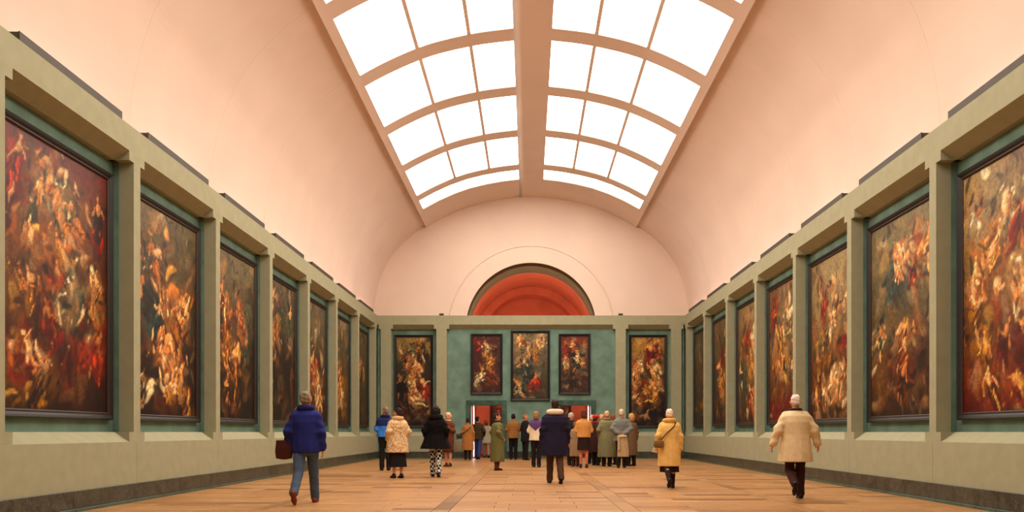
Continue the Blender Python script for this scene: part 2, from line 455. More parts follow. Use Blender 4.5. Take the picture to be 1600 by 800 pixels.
def strip(m, sa, sb, ya, yb, off=0.0, n=None, flip=False):
    n = n or max(1, int(abs(sb-sa)/0.22)+1)
    for i in range(n):
        a = sa+(sb-sa)*i/n; b = sa+(sb-sa)*(i+1)/n
        xa, za, nxa, nza = prof(a); xb, zb, nxb, nzb = prof(b)
        xa += nxa*off; za += nza*off; xb += nxb*off; zb += nzb*off
        m.quad((xa,ya,za), (xb,ya,zb), (xb,yb,zb), (xa,yb,za))
ceil = MB()
for sg in (-1, 1):
    strip(ceil, sg*(S_EDGE+1e-4), sg*SMAX, YN, YL, n=40); strip(ceil, sg*S_O, sg*(S_EDGE-1e-4), YN, YL, n=2)
strip(ceil, -S_C, S_C, YN, YL, n=4)
rows_k = [(rib_y(k)+RH, rib_y(k+1)-RH) for k in range(-3, 5)] + [(rib_y(5)+RH, 31.86)]
ylast = YN
for ri, (ya, yb) in enumerate(rows_k):
    for sg in (-1, 1):
        strip(ceil, sg*S_C, sg*S_O, ylast, ya, n=16)
        if ri < len(rows_k)-1:
            for c in (S_M1, S_M2): strip(ceil, sg*(c-MH), sg*(c+MH), ya, yb, n=1)
    ylast = yb
for sg in (-1, 1): strip(ceil, sg*S_C, sg*S_O, ylast, YL, n=16)
def smooth_weld(me, dist=0.002):
    bm = bmesh.new(); bm.from_mesh(me); bmesh.ops.remove_doubles(bm, verts=bm.verts, dist=dist); bm.to_mesh(me); bm.free()
cm = ceil.mesh('ceiling', 'plaster', recalc=False)
smooth_weld(cm); cm.polygons.foreach_set('use_smooth', [True]*len(cm.polygons))
ceiling = link('ceiling', cm)
tag(ceiling, 'cream plaster barrel vault with rows of glowing skylight panes', kind='structure')
DEP = 0.05
def coffer_and_pane(sa, sb, ya, yb):
    m = MB()
    for s in (sa, sb):
        x, z, nx, nz = prof(s)
        m.quad((x,ya,z), (x,yb,z), (x+nx*DEP,yb,z+nz*DEP), (x+nx*DEP,ya,z+nz*DEP))
    n = 6
    for y in (ya, yb):
        for i in range(n):
            a = sa+(sb-sa)*i/n; b = sa+(sb-sa)*(i+1)/n
            xa, za, nxa, nza = prof(a); xb, zb, nxb, nzb = prof(b)
            m.quad((xa,y,za), (xb,y,zb), (xb+nxb*DEP,y,zb+nzb*DEP), (xa+nxa*DEP,y,za+nza*DEP))
    m.obj('coffer_reveal', 'plaster', ceiling, recalc=False)
    p = MB(); strip(p, sa, sb, ya, yb, DEP-0.005, n=6); strip(p, sa, sb, ya, yb, DEP+0.012, n=6)
    p.obj('skylight_pane', 'sky_glass', ceiling, recalc=False)
for ri, (ya, yb) in enumerate(rows_k):
    for sg in (-1, 1):
        if ri == len(rows_k)-1: coffer_and_pane(sg*S_C, sg*S_O, ya, yb)
        else:
            for a, b in cols: coffer_and_pane(sg*a, sg*b, ya, yb)
# longitudinal curb below the skylights and shallow transverse ribs down the vault
for sg in (-1, 1):
    m = MB(); xa, za, nxa, nza = prof(sg*(S_EDGE-1e-4)); xb, zb, nxb, nzb = prof(sg*(S_EDGE+1e-4))
    m.quad((xa,YN,za), (xa,YL,za), (xb,YL,zb), (xb,YN,zb))
    m.obj('curb', 'plaster', ceiling, recalc=False)
    for k in range(-2, 6):
        y = rib_y(k); m = MB(); n = 40; h = 0.30
        sa, sb = sg*(S_EDGE+0.02), sg*(SMAX-0.3)
        ring = []
        for i in range(n+1):
            s = sa+(sb-sa)*i/n; x, z, nx, nz = prof(s)
            q = len(m.v)
            m.v += [(x+nx*0.004, y-h, z+nz*0.004), (x-nx*0.006, y-h+0.02, z-nz*0.006), (x-nx*0.006, y+h-0.02, z-nz*0.006), (x+nx*0.004, y+h, z+nz*0.004)]
            ring.append(q)
        for i in range(n):
            p, q = ring[i], ring[i+1]
            for j in range(3): m.f.append((p+j, p+j+1, q+j+1, q+j))
        m.obj('vault_rib', 'plaster', ceiling)

# lunette with the arched opening
AR, AZ = 2.70, 5.42
def arch(r, zmin, n):
    a0 = math.asin((zmin-AZ)/r)
    return [(-r*math.cos(a), AZ+r*math.sin(a)) for a in np.linspace(a0, PI-a0, n+1)]
NL = 96
outer = [((-1 if q < 0 else 1)*float(np.interp(abs(q), PS, PC[:,0])), float(np.interp(abs(q), PS, PC[:,1]))) for q in np.linspace(-SMAX, SMAX, NL+1)]
outer = [(x*1.01, z+0.06) for x, z in outer]
inner = arch(AR, 5.6, NL)
m = MB()
for i in range(NL):
    for (a, b), y in (((i, i+1), YL),):
        o0, o1, i0, i1 = outer[a], outer[b], inner[a], inner[b]
        mid0 = [((o0[0]+i0[0])/2, (o0[1]+i0[1])/2), ((o1[0]+i1[0])/2, (o1[1]+i1[1])/2)]
        m.quad((o0[0],y,o0[1]), (o1[0],y,o1[1]), (mid0[1][0],y,mid0[1][1]), (mid0[0][0],y,mid0[0][1]))
        m.quad((mid0[0][0],y,mid0[0][1]), (mid0[1][0],y,mid0[1][1]), (i1[0],y,i1[1]), (i0[0],y,i0[1]))
lun = m.obj('wall_lunette', 'plaster')
tag(lun, 'pale lunette wall under the end of the vault around the red arch', kind='structure')
m = MB(); ia = arch(AR, 5.6, 64); oa = arch(3.38, 5.6, 64)
for i in range(64):
    f0, f1 = YL-0.03, YL+0.01
    a, b, c, d = ia[i], ia[i+1], oa[i+1], oa[i]
    m.quad((a[0],f0,a[1]), (b[0],f0,b[1]), (c[0],f0,c[1]), (d[0],f0,d[1]))
    m.quad((d[0],f0,d[1]), (c[0],f0,c[1]), (c[0],f1,c[1]), (d[0],f1,d[1]))
    m.quad((a[0],f0,a[1]), (b[0],f0,b[1]), (b[0],f1,b[1]), (a[0],f1,a[1]))
m.obj('archivolt', 'plaster', lun, recalc=True)
MB().tube([(x, YL-0.03, z) for x, z in arch(3.40, 5.62, 72)], 0.028, 8).obj('arch_bead', 'plaster', lun, smooth=True)
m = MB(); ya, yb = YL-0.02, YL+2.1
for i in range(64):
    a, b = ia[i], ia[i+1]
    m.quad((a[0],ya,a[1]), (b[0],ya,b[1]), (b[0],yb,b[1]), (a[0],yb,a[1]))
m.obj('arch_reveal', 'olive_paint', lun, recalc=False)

# ------------------------------------------------------------------ red room beyond the doors
YR0, YR1 = YF+R3+0.02, 41.0
m = MB(); ia = arch(AR+0.0, 5.55, 48); ya, yb = YL+2.1, YR1
for i in range(48):
    a, b = ia[i], ia[i+1]
    m.quad((a[0],ya,a[1]), (b[0],ya,b[1]), (b[0],yb,b[1]), (a[0],yb,a[1]))
x0 = ia[0][0]
rr = m
rr.box(x0-0.1, x0, YR0, YR1, 0, 5.56); rr.box(-x0, -x0+0.1, YR0, YR1, 0, 5.56)
red = rr.obj('wall_red_room', 'red_wall', recalc=False)
tag(red, 'vermilion walls and vault of the room seen through the arch and doorways', kind='structure')
m = MB().box(x0-0.2, -x0+0.2, YR1, YR1+0.15, 0, 8.4)
m.obj('wall_red_end', 'red_wall', red)
m = MB(); a2 = arch(2.32, 5.55, 40); a3 = arch(2.69, 5.55, 40)
for i in range(40):
    a, b, c, d = a2[i], a2[i+1], a3[i+1], a3[i]; f0, f1 = YR1-1.2, YR1
    m.quad((a[0],f0,a[1]), (b[0],f0,b[1]), (c[0],f0,c[1]), (d[0],f0,d[1]))
    m.quad((a[0],f0,a[1]), (b[0],f0,b[1]), (b[0],f1,b[1]), (a[0],f1,a[1]))
m.obj('inner_arch', 'red_wall', red, recalc=False)
MB().box(x0, -x0, YR0+0.05, YR0+0.12, 2.5, 5.55).obj('screen_back', 'red_wall', red)
# added unseen lamp: a trough behind the far wall, washing the red end wall
lamp = bpy.data.objects.new('wall_washer', None); COL.objects.link(lamp); lamp.location = (0, YR0+0.12, 4.0)
tag(lamp, 'long lamp trough on the back of the far wall inside the red room', 'lamp')
MB().box(-1.9, 1.9, 0.0, 0.10, 0.0, 0.03).box(-1.9, 1.9, 0.0, 0.03, 0.03, 0.2).obj('trough', 'dark_trim', lamp)
MB().tube([(-1.8, 0.12, 0.09), (1.8, 0.12, 0.09)], 0.03, 8).obj('tube', emit('washer_tube', (1.0, 0.85, 0.68), RED_ADDED_LAMP), lamp, smooth=True)
# ------------------------------------------------------------------ paintings (generic stand-ins: masses of colour, no copied design)
def paint(seed, nx, ny, w, h, bg, masses, nstroke=260, edge=0.25, fig=1.0):
    """colour masses broken into brush strokes; returns (ny*nx, 4) linear colours. u right, v up, both 0..1"""
    rng = np.random.default_rng(seed)
    u, v = np.meshgrid(np.linspace(0, 1, nx), np.linspace(0, 1, ny)); u = u.astype(np.float32); v = v.astype(np.float32)
    du = u.copy(); dv = v.copy()
    for f in (3, 7, 13, 23):
        a = 0.11/f
        p = rng.uniform(0, 6.28, 4); g = rng.uniform(0.7, 1.3, 4)
        du += a*np.sin(f*2.2*g[0]*v+p[0]+2*np.sin(f*g[1]*u+p[1])); dv += a*0.7*np.sin(f*2*g[2]*u+p[2]+2*np.sin(f*g[3]*v+p[3]))
    vs = np.array([b[0] for b in bg]); cs = np.array([srgb(*b[1])[:3] for b in bg])
    C = np.stack([np.interp(dv, vs, cs[:, i]) for i in range(3)], -1)
    def stroke(cx, cy, rx, ry, ang, col, alpha, soft, bend=0.0, shade=0.5):
        nonlocal C
        x = (du-cx)*w/h; y = dv-cy
        ca, sa = math.cos(ang), math.sin(ang)
        X = (ca*x+sa*y)/rx; Y = (-sa*x+ca*y)/ry
        X = X + bend*Y*Y
        d = X*X+Y*Y
        k = np.clip((1-d)/soft, 0, 1); k = (k*k*(3-2*k)*alpha)[..., None]
        lit = (1+shade*(0.7*np.clip(-X, -1, 1)+0.4*np.clip(Y, -1, 1)))[..., None]
        C = C*(1-k) + np.clip(np.array(col)*lit, 0, 1)*k
    allc = [np.array(srgb(*c)[:3]) for ms in masses for c in ms[4]]
    for i in range(150):             # broken ground of brushwork over the whole canvas
        px, py = rng.uniform(0, 1), rng.uniform(0, 1)
        base = np.array([np.interp(py, vs, cs[:, q]) for q in range(3)])
        c = (0.65*base+0.35*allc[rng.integers(len(allc))])*rng.uniform(.5, 1.25)
        ln = rng.uniform(.03, .11); stroke(px, py, ln*rng.uniform(.3, .7), ln, rng.uniform(-1.4, 1.4), c, rng.uniform(.3, .7), .9, rng.normal(0, .3))
    def figure(cx, cy, H, cl, flesh):
        # a loose draped figure shape: drapery, limbs, head
        tl = rng.normal(0, .35); ux, uy = -math.sin(tl), math.cos(tl); asp = h/w
        P2 = lambda a, o: (cx+(ux*a+uy*o)*asp*H, cy+(uy*a-ux*o)*H)
        dark = cl[rng.integers(len(cl))]*.45
        x, y = P2(-.18, 0); stroke(x, y, .17*H, .34*H, tl, dark, .85, .5, rng.normal(0, .25))
        for q in range(7):
            x, y = P2(rng.uniform(-.42, .12), rng.normal(0, .09)); stroke(x, y, rng.uniform(.018, .05)*H, rng.uniform(.1, .24)*H, tl+rng.normal(0, .3), cl[rng.integers(len(cl))]*rng.uniform(.6, 1.25), .9, .6, rng.normal(0, .5))
        fl = flesh*rng.uniform(.7, 1.05)
        x, y = P2(.2, 0); stroke(x, y, .085*H, .14*H, tl, fl*.9, .9, .6, shade=.7)
        for sd in (-1, 1):
            x, y = P2(.15+rng.normal(0, .06), sd*.13); stroke(x, y, .026*H, .13*H, tl+sd*rng.uniform(.2, 1.2), fl*rng.uniform(.7, 1.1), .9, .6, rng.normal(0, .4))
            if rng.random() < .6:
                x, y = P2(-.42, sd*.06); stroke(x, y, .034*H, .15*H, tl+sd*rng.uniform(-.2, .4), fl*rng.uniform(.6, 1.0), .9, .6, rng.normal(0, .3))
        x, y = P2(.385, .0); stroke(x, y, .058*H, .068*H, tl, fl*.35*np.array((1.1, .8, .6)), .95, .5)
        x, y = P2(.37, rng.normal(0, .02)); stroke(x, y, .040*H, .052*H, tl, fl, .95, .6, shade=.7)
    fcl = [np.array(srgb(*c)[:3]) for c in ((214,148,94), (196,124,74), (226,172,120))]
    for (cx, cy, rx, ry, cols, n) in masses:
        cl = [np.array(srgb(*c)[:3]) for c in cols]
        stroke(cx, cy, rx*0.95*w/h, ry*0.95, 0, np.mean(cl, 0)*0.55, 0.7, 1.0)
        for i in range(n):
            px = cx+rng.normal(0, 0.45)*rx; py = cy+rng.normal(0, 0.45)*ry
            ln = rng.uniform(0.5, 1.3)*0.05*(1.4-0.9*i/n); th = ln*rng.uniform(0.25, 0.6)
            stroke(px, py, th, ln, rng.normal(0, 0.9), cl[rng.integers(len(cl))]*rng.uniform(0.35, 1.0), rng.uniform(0.5, 1), 0.7, rng.normal(0, 0.4))
        for i in range(max(1, int(n/13/fig))):
            figure(cx+rng.normal(0, .38)*rx, cy+rng.normal(0, .35)*ry, fig*rng.uniform(.15, .25), cl, fcl[rng.integers(3)]*(1.0 if cols[0] != DK[0] else .5))
        for i in range(n//2):
            px = cx+rng.normal(0, 0.5)*rx; py = cy+rng.normal(0, 0.5)*ry
            ln = rng.uniform(0.4, 1.1)*0.022; stroke(px, py, ln*rng.uniform(.3, .6), ln, rng.uniform(-1.5, 1.5), cl[rng.integers(len(cl))]*rng.uniform(0.5, 1.15), .8, 0.7, rng.normal(0, 0.4))
    for i in range(nstroke//4):      # scattered dark accents
        stroke(rng.uniform(0, 1), rng.uniform(0, 1), rng.uniform(.006, .018), rng.uniform(.02, .06), rng.normal(0, .7), (0.012, .008, .005), rng.uniform(.3, .8), .7)
    lum = C.mean(-1, keepdims=True); C = np.clip(lum+(C-lum)*1.18, 0.002, 1); C = np.clip(C*(0.62+2.4*C.mean(-1, keepdims=True)), 0, .9)
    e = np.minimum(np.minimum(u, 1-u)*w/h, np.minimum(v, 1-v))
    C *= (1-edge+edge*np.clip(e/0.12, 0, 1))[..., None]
    return np.concatenate([C.reshape(-1, 3), np.ones((nx*ny, 1))], 1).astype(np.float32)

FL = [(226,160,104), (205,128,72), (238,188,138), (172,92,48)]      # flesh
RD = [(166,46,26), (124,28,16), (188,72,40), (84,18,12)]            # reds
GD = [(190,128,52), (150,92,34), (214,164,88), (104,60,22)]         # golds
GN = [(92,98,70), (64,74,56), (124,122,88), (44,52,40)]             # grey greens
DK = [(36,22,14), (24,14,10), (58,34,20), (16,10,8)]                # darks
BR = [(112,58,26), (84,42,20), (140,80,38), (52,28,16)]             # browns
CR = [(222,190,140), (196,160,108), (236,214,170), (168,130,84)]    # creams
TL = [(60,92,84), (46,70,68), (88,112,98), (34,48,46)]              # teals
SK = [(150,132,96), (128,116,88), (172,150,106), (104,98,76)]       # sky greys
PAINT = {
 'L0': ([(0,(46,16,10)),(.25,(70,24,14)),(.6,(104,66,38)),(.85,(120,66,40)),(1,(110,36,22))],
        [(.5,.82,.34,.17,CR+FL+GN,46),(.05,.8,.22,.25,RD,26),(.95,.72,.18,.32,RD+DK,24),(.45,.6,.35,.10,GD+FL,30),(.2,.5,.2,.16,GD+BR,30),(.62,.42,.14,.2,GN+CR,26),(.40,.4,.12,.2,RD+BR,20),(.86,.45,.14,.2,GD+FL+DK,24),(.82,.2,.24,.1,RD,26),(.18,.2,.2,.13,FL+RD,24),(.3,.07,.4,.09,DK+GD,24)]),
 'L1': ([(0,(26,14,8)),(.3,(50,30,18)),(.6,(64,52,32)),(.85,(96,84,52)),(1,(110,98,62))],
        [(.15,.75,.2,.25,BR+FL+GN,26),(.45,.72,.25,.16,FL+GN+DK,30),(.7,.55,.28,.2,FL+GD,40),(.3,.5,.2,.14,TL+DK,22),(.72,.42,.16,.13,RD+GD,18),(.55,.28,.3,.13,FL,40),(.7,.13,.25,.08,FL+GD,22),(.2,.1,.25,.08,DK+CR,16)]),
 'L2': ([(0,(24,16,8)),(.3,(42,30,18)),(.65,(78,66,44)),(1,(120,112,82))],
        [(.35,.62,.3,.18,FL+BR,44),(.7,.62,.18,.18,RD+FL,26),(.2,.56,.15,.14,DK,16),(.4,.4,.3,.14,FL+GD,32),(.55,.25,.2,.12,GD+DK,18),(.85,.6,.2,.3,GN,20),(.3,.1,.3,.08,BR+DK,18)]),
 'L3': ([(0,(30,14,8)),(.3,(34,20,14)),(.6,(52,42,32)),(.85,(84,76,58)),(1,(104,96,74))],
        [(.3,.62,.3,.13,FL+GD,34),(.25,.84,.18,.12,BR+FL,18),(.75,.72,.22,.2,GN,20),(.6,.35,.35,.2,DK,22)]),
 'L4': ([(0,(40,22,12)),(.3,(84,44,22)),(.6,(84,74,52)),(1,(98,96,76))],
        [(.4,.42,.26,.2,FL+RD,36),(.62,.3,.2,.22,FL+CR,26),(.3,.62,.22,.12,GN+CR,18),(.2,.2,.2,.15,BR,16)]),
 'L5': ([(0,(64,48,26)),(.4,(96,72,40)),(.65,(80,76,56)),(1,(98,96,76))],
        [(.5,.38,.26,.2,GD+FL,34),(.6,.2,.3,.14,GD+CR,24),(.3,.5,.2,.12,RD+BR,14)]),
 'L6': ([(0,(44,36,24)),(.5,(74,66,46)),(1,(92,88,68))], [(.5,.4,.25,.25,GN+BR,24),(.5,.65,.2,.1,GD,10)]),
 'R0': ([(0,(92,22,12)),(.12,(120,44,22)),(.4,(112,70,40)),(.65,(142,112,70)),(1,(156,130,84))],
        [(.3,.85,.35,.14,SK+CR,30),(.7,.74,.2,.16,RD,30),(.9,.82,.18,.16,RD,24),(.3,.62,.16,.14,FL+GD,26),(.15,.5,.12,.12,FL,22),(.18,.3,.15,.16,GD,30),(.6,.5,.2,.14,FL+CR,28),(.65,.3,.26,.14,[(110,28,30),(84,18,24),(140,48,44)],32),(.9,.55,.14,.2,CR+FL+TL,22),(.5,.1,.5,.05,RD+GD,30)]),
 'R1': ([(0,(54,32,16)),(.2,(104,66,34)),(.5,(92,80,54)),(.8,(110,104,74)),(1,(128,116,80))],
        [(.62,.74,.2,.15,RD,26),(.5,.82,.2,.1,FL+CR,22),(.35,.64,.2,.14,TL,24),(.85,.8,.2,.12,FL+GD,20),(.4,.78,.1,.1,FL,12),(.5,.36,.14,.1,FL+GD,16),(.5,.2,.32,.16,BR+[(128,62,30)],40),(.85,.3,.2,.2,BR+DK,24),(.15,.4,.2,.12,CR+GN,18)]),
 'R2': ([(0,(72,46,22)),(.3,(110,66,34)),(.55,(120,98,64)),(.8,(140,122,86)),(1,(150,134,96))],
        [(.3,.72,.1,.18,RD,22),(.55,.66,.3,.15,CR+SK+FL,30),(.25,.5,.2,.12,TL+GD,18),(.85,.42,.2,.08,RD,20),(.3,.35,.2,.14,GD+BR,20),(.6,.2,.35,.16,FL+CR,44),(.15,.15,.15,.1,FL+BR,16)]),
 'R3': ([(0,(110,22,14)),(.15,(96,36,20)),(.4,(96,72,40)),(.7,(104,88,58)),(1,(124,96,64))],
        [(.15,.8,.18,.22,RD,28),(.6,.78,.22,.18,SK+CR,26),(.3,.5,.26,.18,GD+FL,32),(.62,.45,.2,.22,CR+GD+GN,32),(.85,.5,.15,.2,BR+FL,20),(.5,.06,.5,.07,RD,24)]),
 'R4': ([(0,(60,36,18)),(.4,(84,70,44)),(.7,(110,80,48)),(1,(140,116,78))],
        [(.4,.72,.25,.12,RD,26),(.7,.7,.22,.16,FL+CR,26),(.65,.45,.25,.2,GD+FL,34),(.25,.4,.22,.2,TL+GN,22),(.6,.18,.3,.14,FL+RD,30)]),
 'R5': ([(0,(48,26,14)),(.5,(74,60,38)),(1,(108,88,58))], [(.5,.6,.25,.2,BR+RD,26),(.4,.35,.25,.2,GD+FL,28),(.6,.8,.25,.1,GN,14)]),
 'R6': ([(0,(44,34,22)),(.5,(70,62,42)),(1,(92,84,62))], [(.5,.4,.25,.25,GN+BR,24),(.5,.2,.2,.1,GD,10)]),
 'FL': ([(0,(26,10,8)),(.45,(34,18,12)),(.7,(62,52,34)),(.88,(140,116,68)),(1,(150,126,74))],
        [(.3,.8,.18,.09,DK+BR+FL,20),(.7,.8,.18,.09,DK+BR+FL,20),(.5,.86,.3,.06,GN+GD,16),(.55,.58,.22,.11,FL+GD,34),(.85,.46,.14,.08,RD,22),(.45,.45,.2,.1,CR+FL,34),(.6,.3,.14,.14,FL+CR,28),(.2,.35,.2,.2,DK,20),(.8,.15,.2,.12,DK+BR,16)]),
 'CL': ([(0,(70,26,16)),(.5,(74,20,14)),(1,(96,28,18))],
        [(.2,.85,.2,.16,RD,18),(.8,.6,.2,.4,DK+BR,22),(.45,.7,.14,.16,DK+GD,22),(.5,.5,.2,.16,GD+BR,28),(.25,.28,.16,.12,CR+GN,22),(.65,.25,.25,.2,BR+RD,22),(.46,.8,.05,.03,CR,6)]),
 'CC': ([(0,(64,58,34)),(.25,(74,68,46)),(.6,(96,92,70)),(1,(142,128,92))],
        [(.2,.88,.16,.1,FL+CR,20),(.82,.88,.16,.1,FL+CR,20),(.7,.62,.16,.16,GD,24),(.42,.68,.1,.08,FL+CR,14),(.42,.42,.2,.22,TL+DK,38),(.58,.22,.16,.1,RD,22),(.25,.12,.3,.08,GN+CR+DK,24),(.2,.45,.16,.1,GN,14)]),
 'CR': ([(0,(76,46,26)),(.25,(64,34,20)),(.5,(96,62,44)),(1,(132,50,32))],
        [(.2,.75,.26,.26,RD,34),(.85,.75,.18,.2,SK,20),(.48,.6,.25,.16,DK,34),(.58,.62,.06,.15,CR,14),(.15,.55,.07,.1,CR,10),(.45,.25,.16,.2,DK,24),(.42,.84,.05,.04,FL,6),(.8,.42,.2,.06,GN+DK,14)]),
 'FR': ([(0,(18,8,6)),(.3,(40,20,12)),(.6,(74,50,28)),(.85,(150,116,62)),(1,(166,132,72))],
        [(.75,.88,.2,.07,FL+GD,20),(.65,.78,.24,.08,RD,24),(.2,.65,.16,.12,FL+CR,30),(.75,.6,.16,.12,FL+CR,28),(.15,.45,.1,.14,FL,18),(.65,.45,.14,.09,FL+GD,20),(.4,.3,.22,.1,FL+GD+BR,28),(.6,.12,.4,.14,DK,26)]),
}
def painting(key, w, h, label, group, res=1.0, fw=0.115):
    """frontal in the local XZ plane, facing -Y, origin at the bottom centre, the back of the frame at y = 0"""
    t = bpy.data.objects.new('framed_painting', None); COL.objects.link(t)
    tag(t, label, 'painting', group)
    iw, ih = w-2*fw, h-2*fw
    nx = max(24, int(iw*34*res)); ny = max(40, int(ih*34*res))
    xs = np.linspace(-iw/2, iw/2, nx); zs = np.linspace(fw, fw+ih, ny)
    XX, ZZ = np.meshgrid(xs, zs)
    verts = np.stack([XX.ravel(), np.full(XX.size, -0.035), ZZ.ravel()], 1)
    idx = np.arange(nx*ny).reshape(ny, nx)
    faces = np.stack([idx[:-1,:-1].ravel(), idx[:-1,1:].ravel(), idx[1:,1:].ravel(), idx[1:,:-1].ravel()], 1)
    me = bpy.data.meshes.new('canvas'); me.from_pydata(verts.tolist(), [], faces.tolist())
    at = me.color_attributes.new('paint', 'FLOAT_COLOR', 'POINT')
    bg, masses = PAINT[key]
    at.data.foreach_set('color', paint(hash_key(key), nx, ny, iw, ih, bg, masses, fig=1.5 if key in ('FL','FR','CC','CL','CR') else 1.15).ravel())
    me.materials.append(MATS['canvas']); link('canvas', me, t)
    # frame: a moulded profile swept round the rectangle, mitred corners
    def sweep(profile, name, mat, par=None):
        m = MB(); rings = []
        for sx, sz in ((-1, 0), (1, 0), (1, 1), (-1, 1)):
            q = len(m.v)
            for (i, d) in profile:        # i = inset from the outer edge, d = height off the wall
                x = sx*(w/2-i); z = i if sz == 0 else h-i
                m.v.append((x, -d, z))
            rings.append(q)
        k = len(profile)
        for r in range(4):
            a, b = rings[r], rings[(r+1) % 4]
            for j in range(k-1): m.f.append((a+j, b+j, b+j+1, a+j+1))
        return m.obj(name, mat, par or t)
    fr = sweep([(0, 0), (0, 0.075), (0.02, 0.095), (0.05, 0.085), (0.085, 0.06), (0.09, 0.03)], 'frame', 'black_frame')
    sweep([(0.085, 0.03), (0.088, 0.066), (0.10, 0.066), (fw+0.004, 0.046), (fw+0.004, 0.03)], 'inner_moulding', 'frame_gilt', fr)
    MB().box(-w/2+0.03, w/2-0.03, -0.03, 0.0, 0.03, h-0.03).obj('back_board', 'black_frame', t)
    return t
def hash_key(k): return sum(ord(c)*(31**i) for i, c in enumerate(k)) % 100003

PL = ['nearest painting on the left wall, golden glow over crimson drapery and dark foreground',
      'second painting on the left wall, pale figures massed over dark brown',
      'third painting on the left wall, orange and red strokes below a grey top',
      'fourth painting on the left wall, mostly dark with a small warm cluster',
      'fifth painting on the left wall, partly behind the blue jacketed man',
      'sixth painting on the left wall, grey green above gold',
      'farthest painting on the left wall, dull olive grey, next to the corner']
PR = ['nearest painting on the right wall, diagonal red drapery under a tan sky',
      'second painting on the right wall, red and teal masses above brown foreground',
      'third painting on the right wall, red arc at left and pale strokes at the bottom',
      'fourth painting on the right wall, red curtain at left and gold centre',
      'fifth painting on the right wall, red patch high up over gold and green',
      'sixth painting on the right wall, narrow in view, brown and dull red',
      'farthest painting on the right wall, dull olive grey, next to the corner']
PWID, PHEI, PZ = 2.94, 3.85, 1.285
for side, PX, key in ((-1, PL, 'L'), (1, PR, 'R')):
    for i, lab in enumerate(PX):
        res = 1.0 if i < 2 else (0.8 if i < 4 else 0.55)
        t = painting('%s%d' % (key, i), PWID, PHEI, lab, 'large paintings on the long walls', res)
        t.location = (side*(W+R2), pier_y(i-1)+P/2, PZ)
        t.rotation_euler = (0, 0, PI/2 if side < 0 else -PI/2)
for key, xc, w, z0, z1, r, lab in (
    ('FL', -4.90, 1.62, 1.285, 5.15, R2, 'tall painting on the far wall left of the green panel, pale figures on dark'),
    ('FR', 4.88, 1.58, 1.285, 5.15, R2, 'tall painting on the far wall right of the green panel, golden top and dark bottom'),
    ('CC', -0.03, 1.63, 2.40, 5.31, R1, 'large central painting on the green panel between two smaller ones'),
    ('CL', -1.85, 1.32, 2.66, 5.18, R1, 'small portrait shaped painting in deep red above the left doorway'),
    ('CR', 1.81, 1.32, 2.66, 5.18, R1, 'small portrait shaped painting with red drape and black mass above the right doorway')):
    t = painting(key, w, z1-z0, lab, 'paintings on the far wall', 0.85, fw=0.10)
    t.location = (xc, YF+r, z0)
# a large canvas on the end wall of the red room
PAINT['RR'] = ([(0,(40,14,10)),(.5,(80,26,16)),(1,(110,40,24))], [(.2,.6,.3,.3,RD+GD+DK,36),(.8,.5,.3,.3,RD+FL+DK,36),(.5,.5,.3,.3,DK,20)])
t = painting('RR', 4.0, 2.7, 'large reddish painting on the back wall of the red room, seen through the doorways', 'paintings on the far wall', 0.5)
t.location = (0.0, YR1, 0.75)
# ------------------------------------------------------------------ people: signed distance fields meshed by surface nets
F4 = np.float32
def surf_nets(fn, lo, hi, vox):
    lo = np.array(lo, float); hi = np.array(hi, float)
    n = np.maximum(np.ceil((hi-lo)/vox).astype(int)+1, 4)
    ax = [(lo[i]+vox*np.arange(n[i])).astype(F4) for i in range(3)]
    D = fn(ax[0][:,None,None], ax[1][None,:,None], ax[2][None,None,:]).astype(F4)
    D = np.broadcast_to(D, tuple(n))
    S = D < 0
    c = np.zeros(tuple(n-1), np.int8)
    for i in (0,1):
        for j in (0,1):
            for k in (0,1): c += S[i:n[0]-1+i, j:n[1]-1+j, k:n[2]-1+k]
    act = (c > 0) & (c < 8)
    I = np.argwhere(act); vid = -np.ones(act.shape, np.int64); vid[act] = np.arange(len(I))
    acc = np.zeros((len(I), 3)); cnt = np.zeros(len(I))
    corners = [(i,j,k) for i in (0,1) for j in (0,1) for k in (0,1)]
    vals = {q: D[I[:,0]+q[0], I[:,1]+q[1], I[:,2]+q[2]] for q in corners}
    for a in corners:
        for d in range(3):
            if a[d] == 0:
                b = list(a); b[d] = 1; b = tuple(b)
                va, vb = vals[a], vals[b]; m = (va < 0) != (vb < 0)
                t = np.where(m, va/np.where(m, va-vb, 1), 0)
                p = np.tile(np.array(a, float), (len(I), 1)); p[:, d] = t
                acc[m] += p[m]; cnt[m] += 1
    V = (I + acc/cnt[:,None])*vox + lo
    Fc = []
    for d in range(3):
        e = [slice(None)]*3; f = [slice(None)]*3
        e[d] = slice(0, n[d]-1); f[d] = slice(1, n[d])
        A, B = S[tuple(e)], S[tuple(f)]
        o1, o2 = (d+1) % 3, (d+2) % 3
        ed = np.argwhere(A != B)
        ed = ed[(ed[:,o1] > 0) & (ed[:,o2] > 0) & (ed[:,o1] < n[o1]-1) & (ed[:,o2] < n[o2]-1)]
        if not len(ed): continue
        def cell(a, b):
            q = ed.copy(); q[:,o1] -= a; q[:,o2] -= b; return vid[q[:,0], q[:,1], q[:,2]]
        quad = np.stack([cell(0,0), cell(1,0), cell(1,1), cell(0,1)], 1)
        flip = ~A[ed[:,0], ed[:,1], ed[:,2]]
        quad[flip] = quad[flip][:, ::-1]
        Fc.append(quad)
    Fc = np.concatenate(Fc); Fc = Fc[(Fc >= 0).all(1)]
    return V, Fc
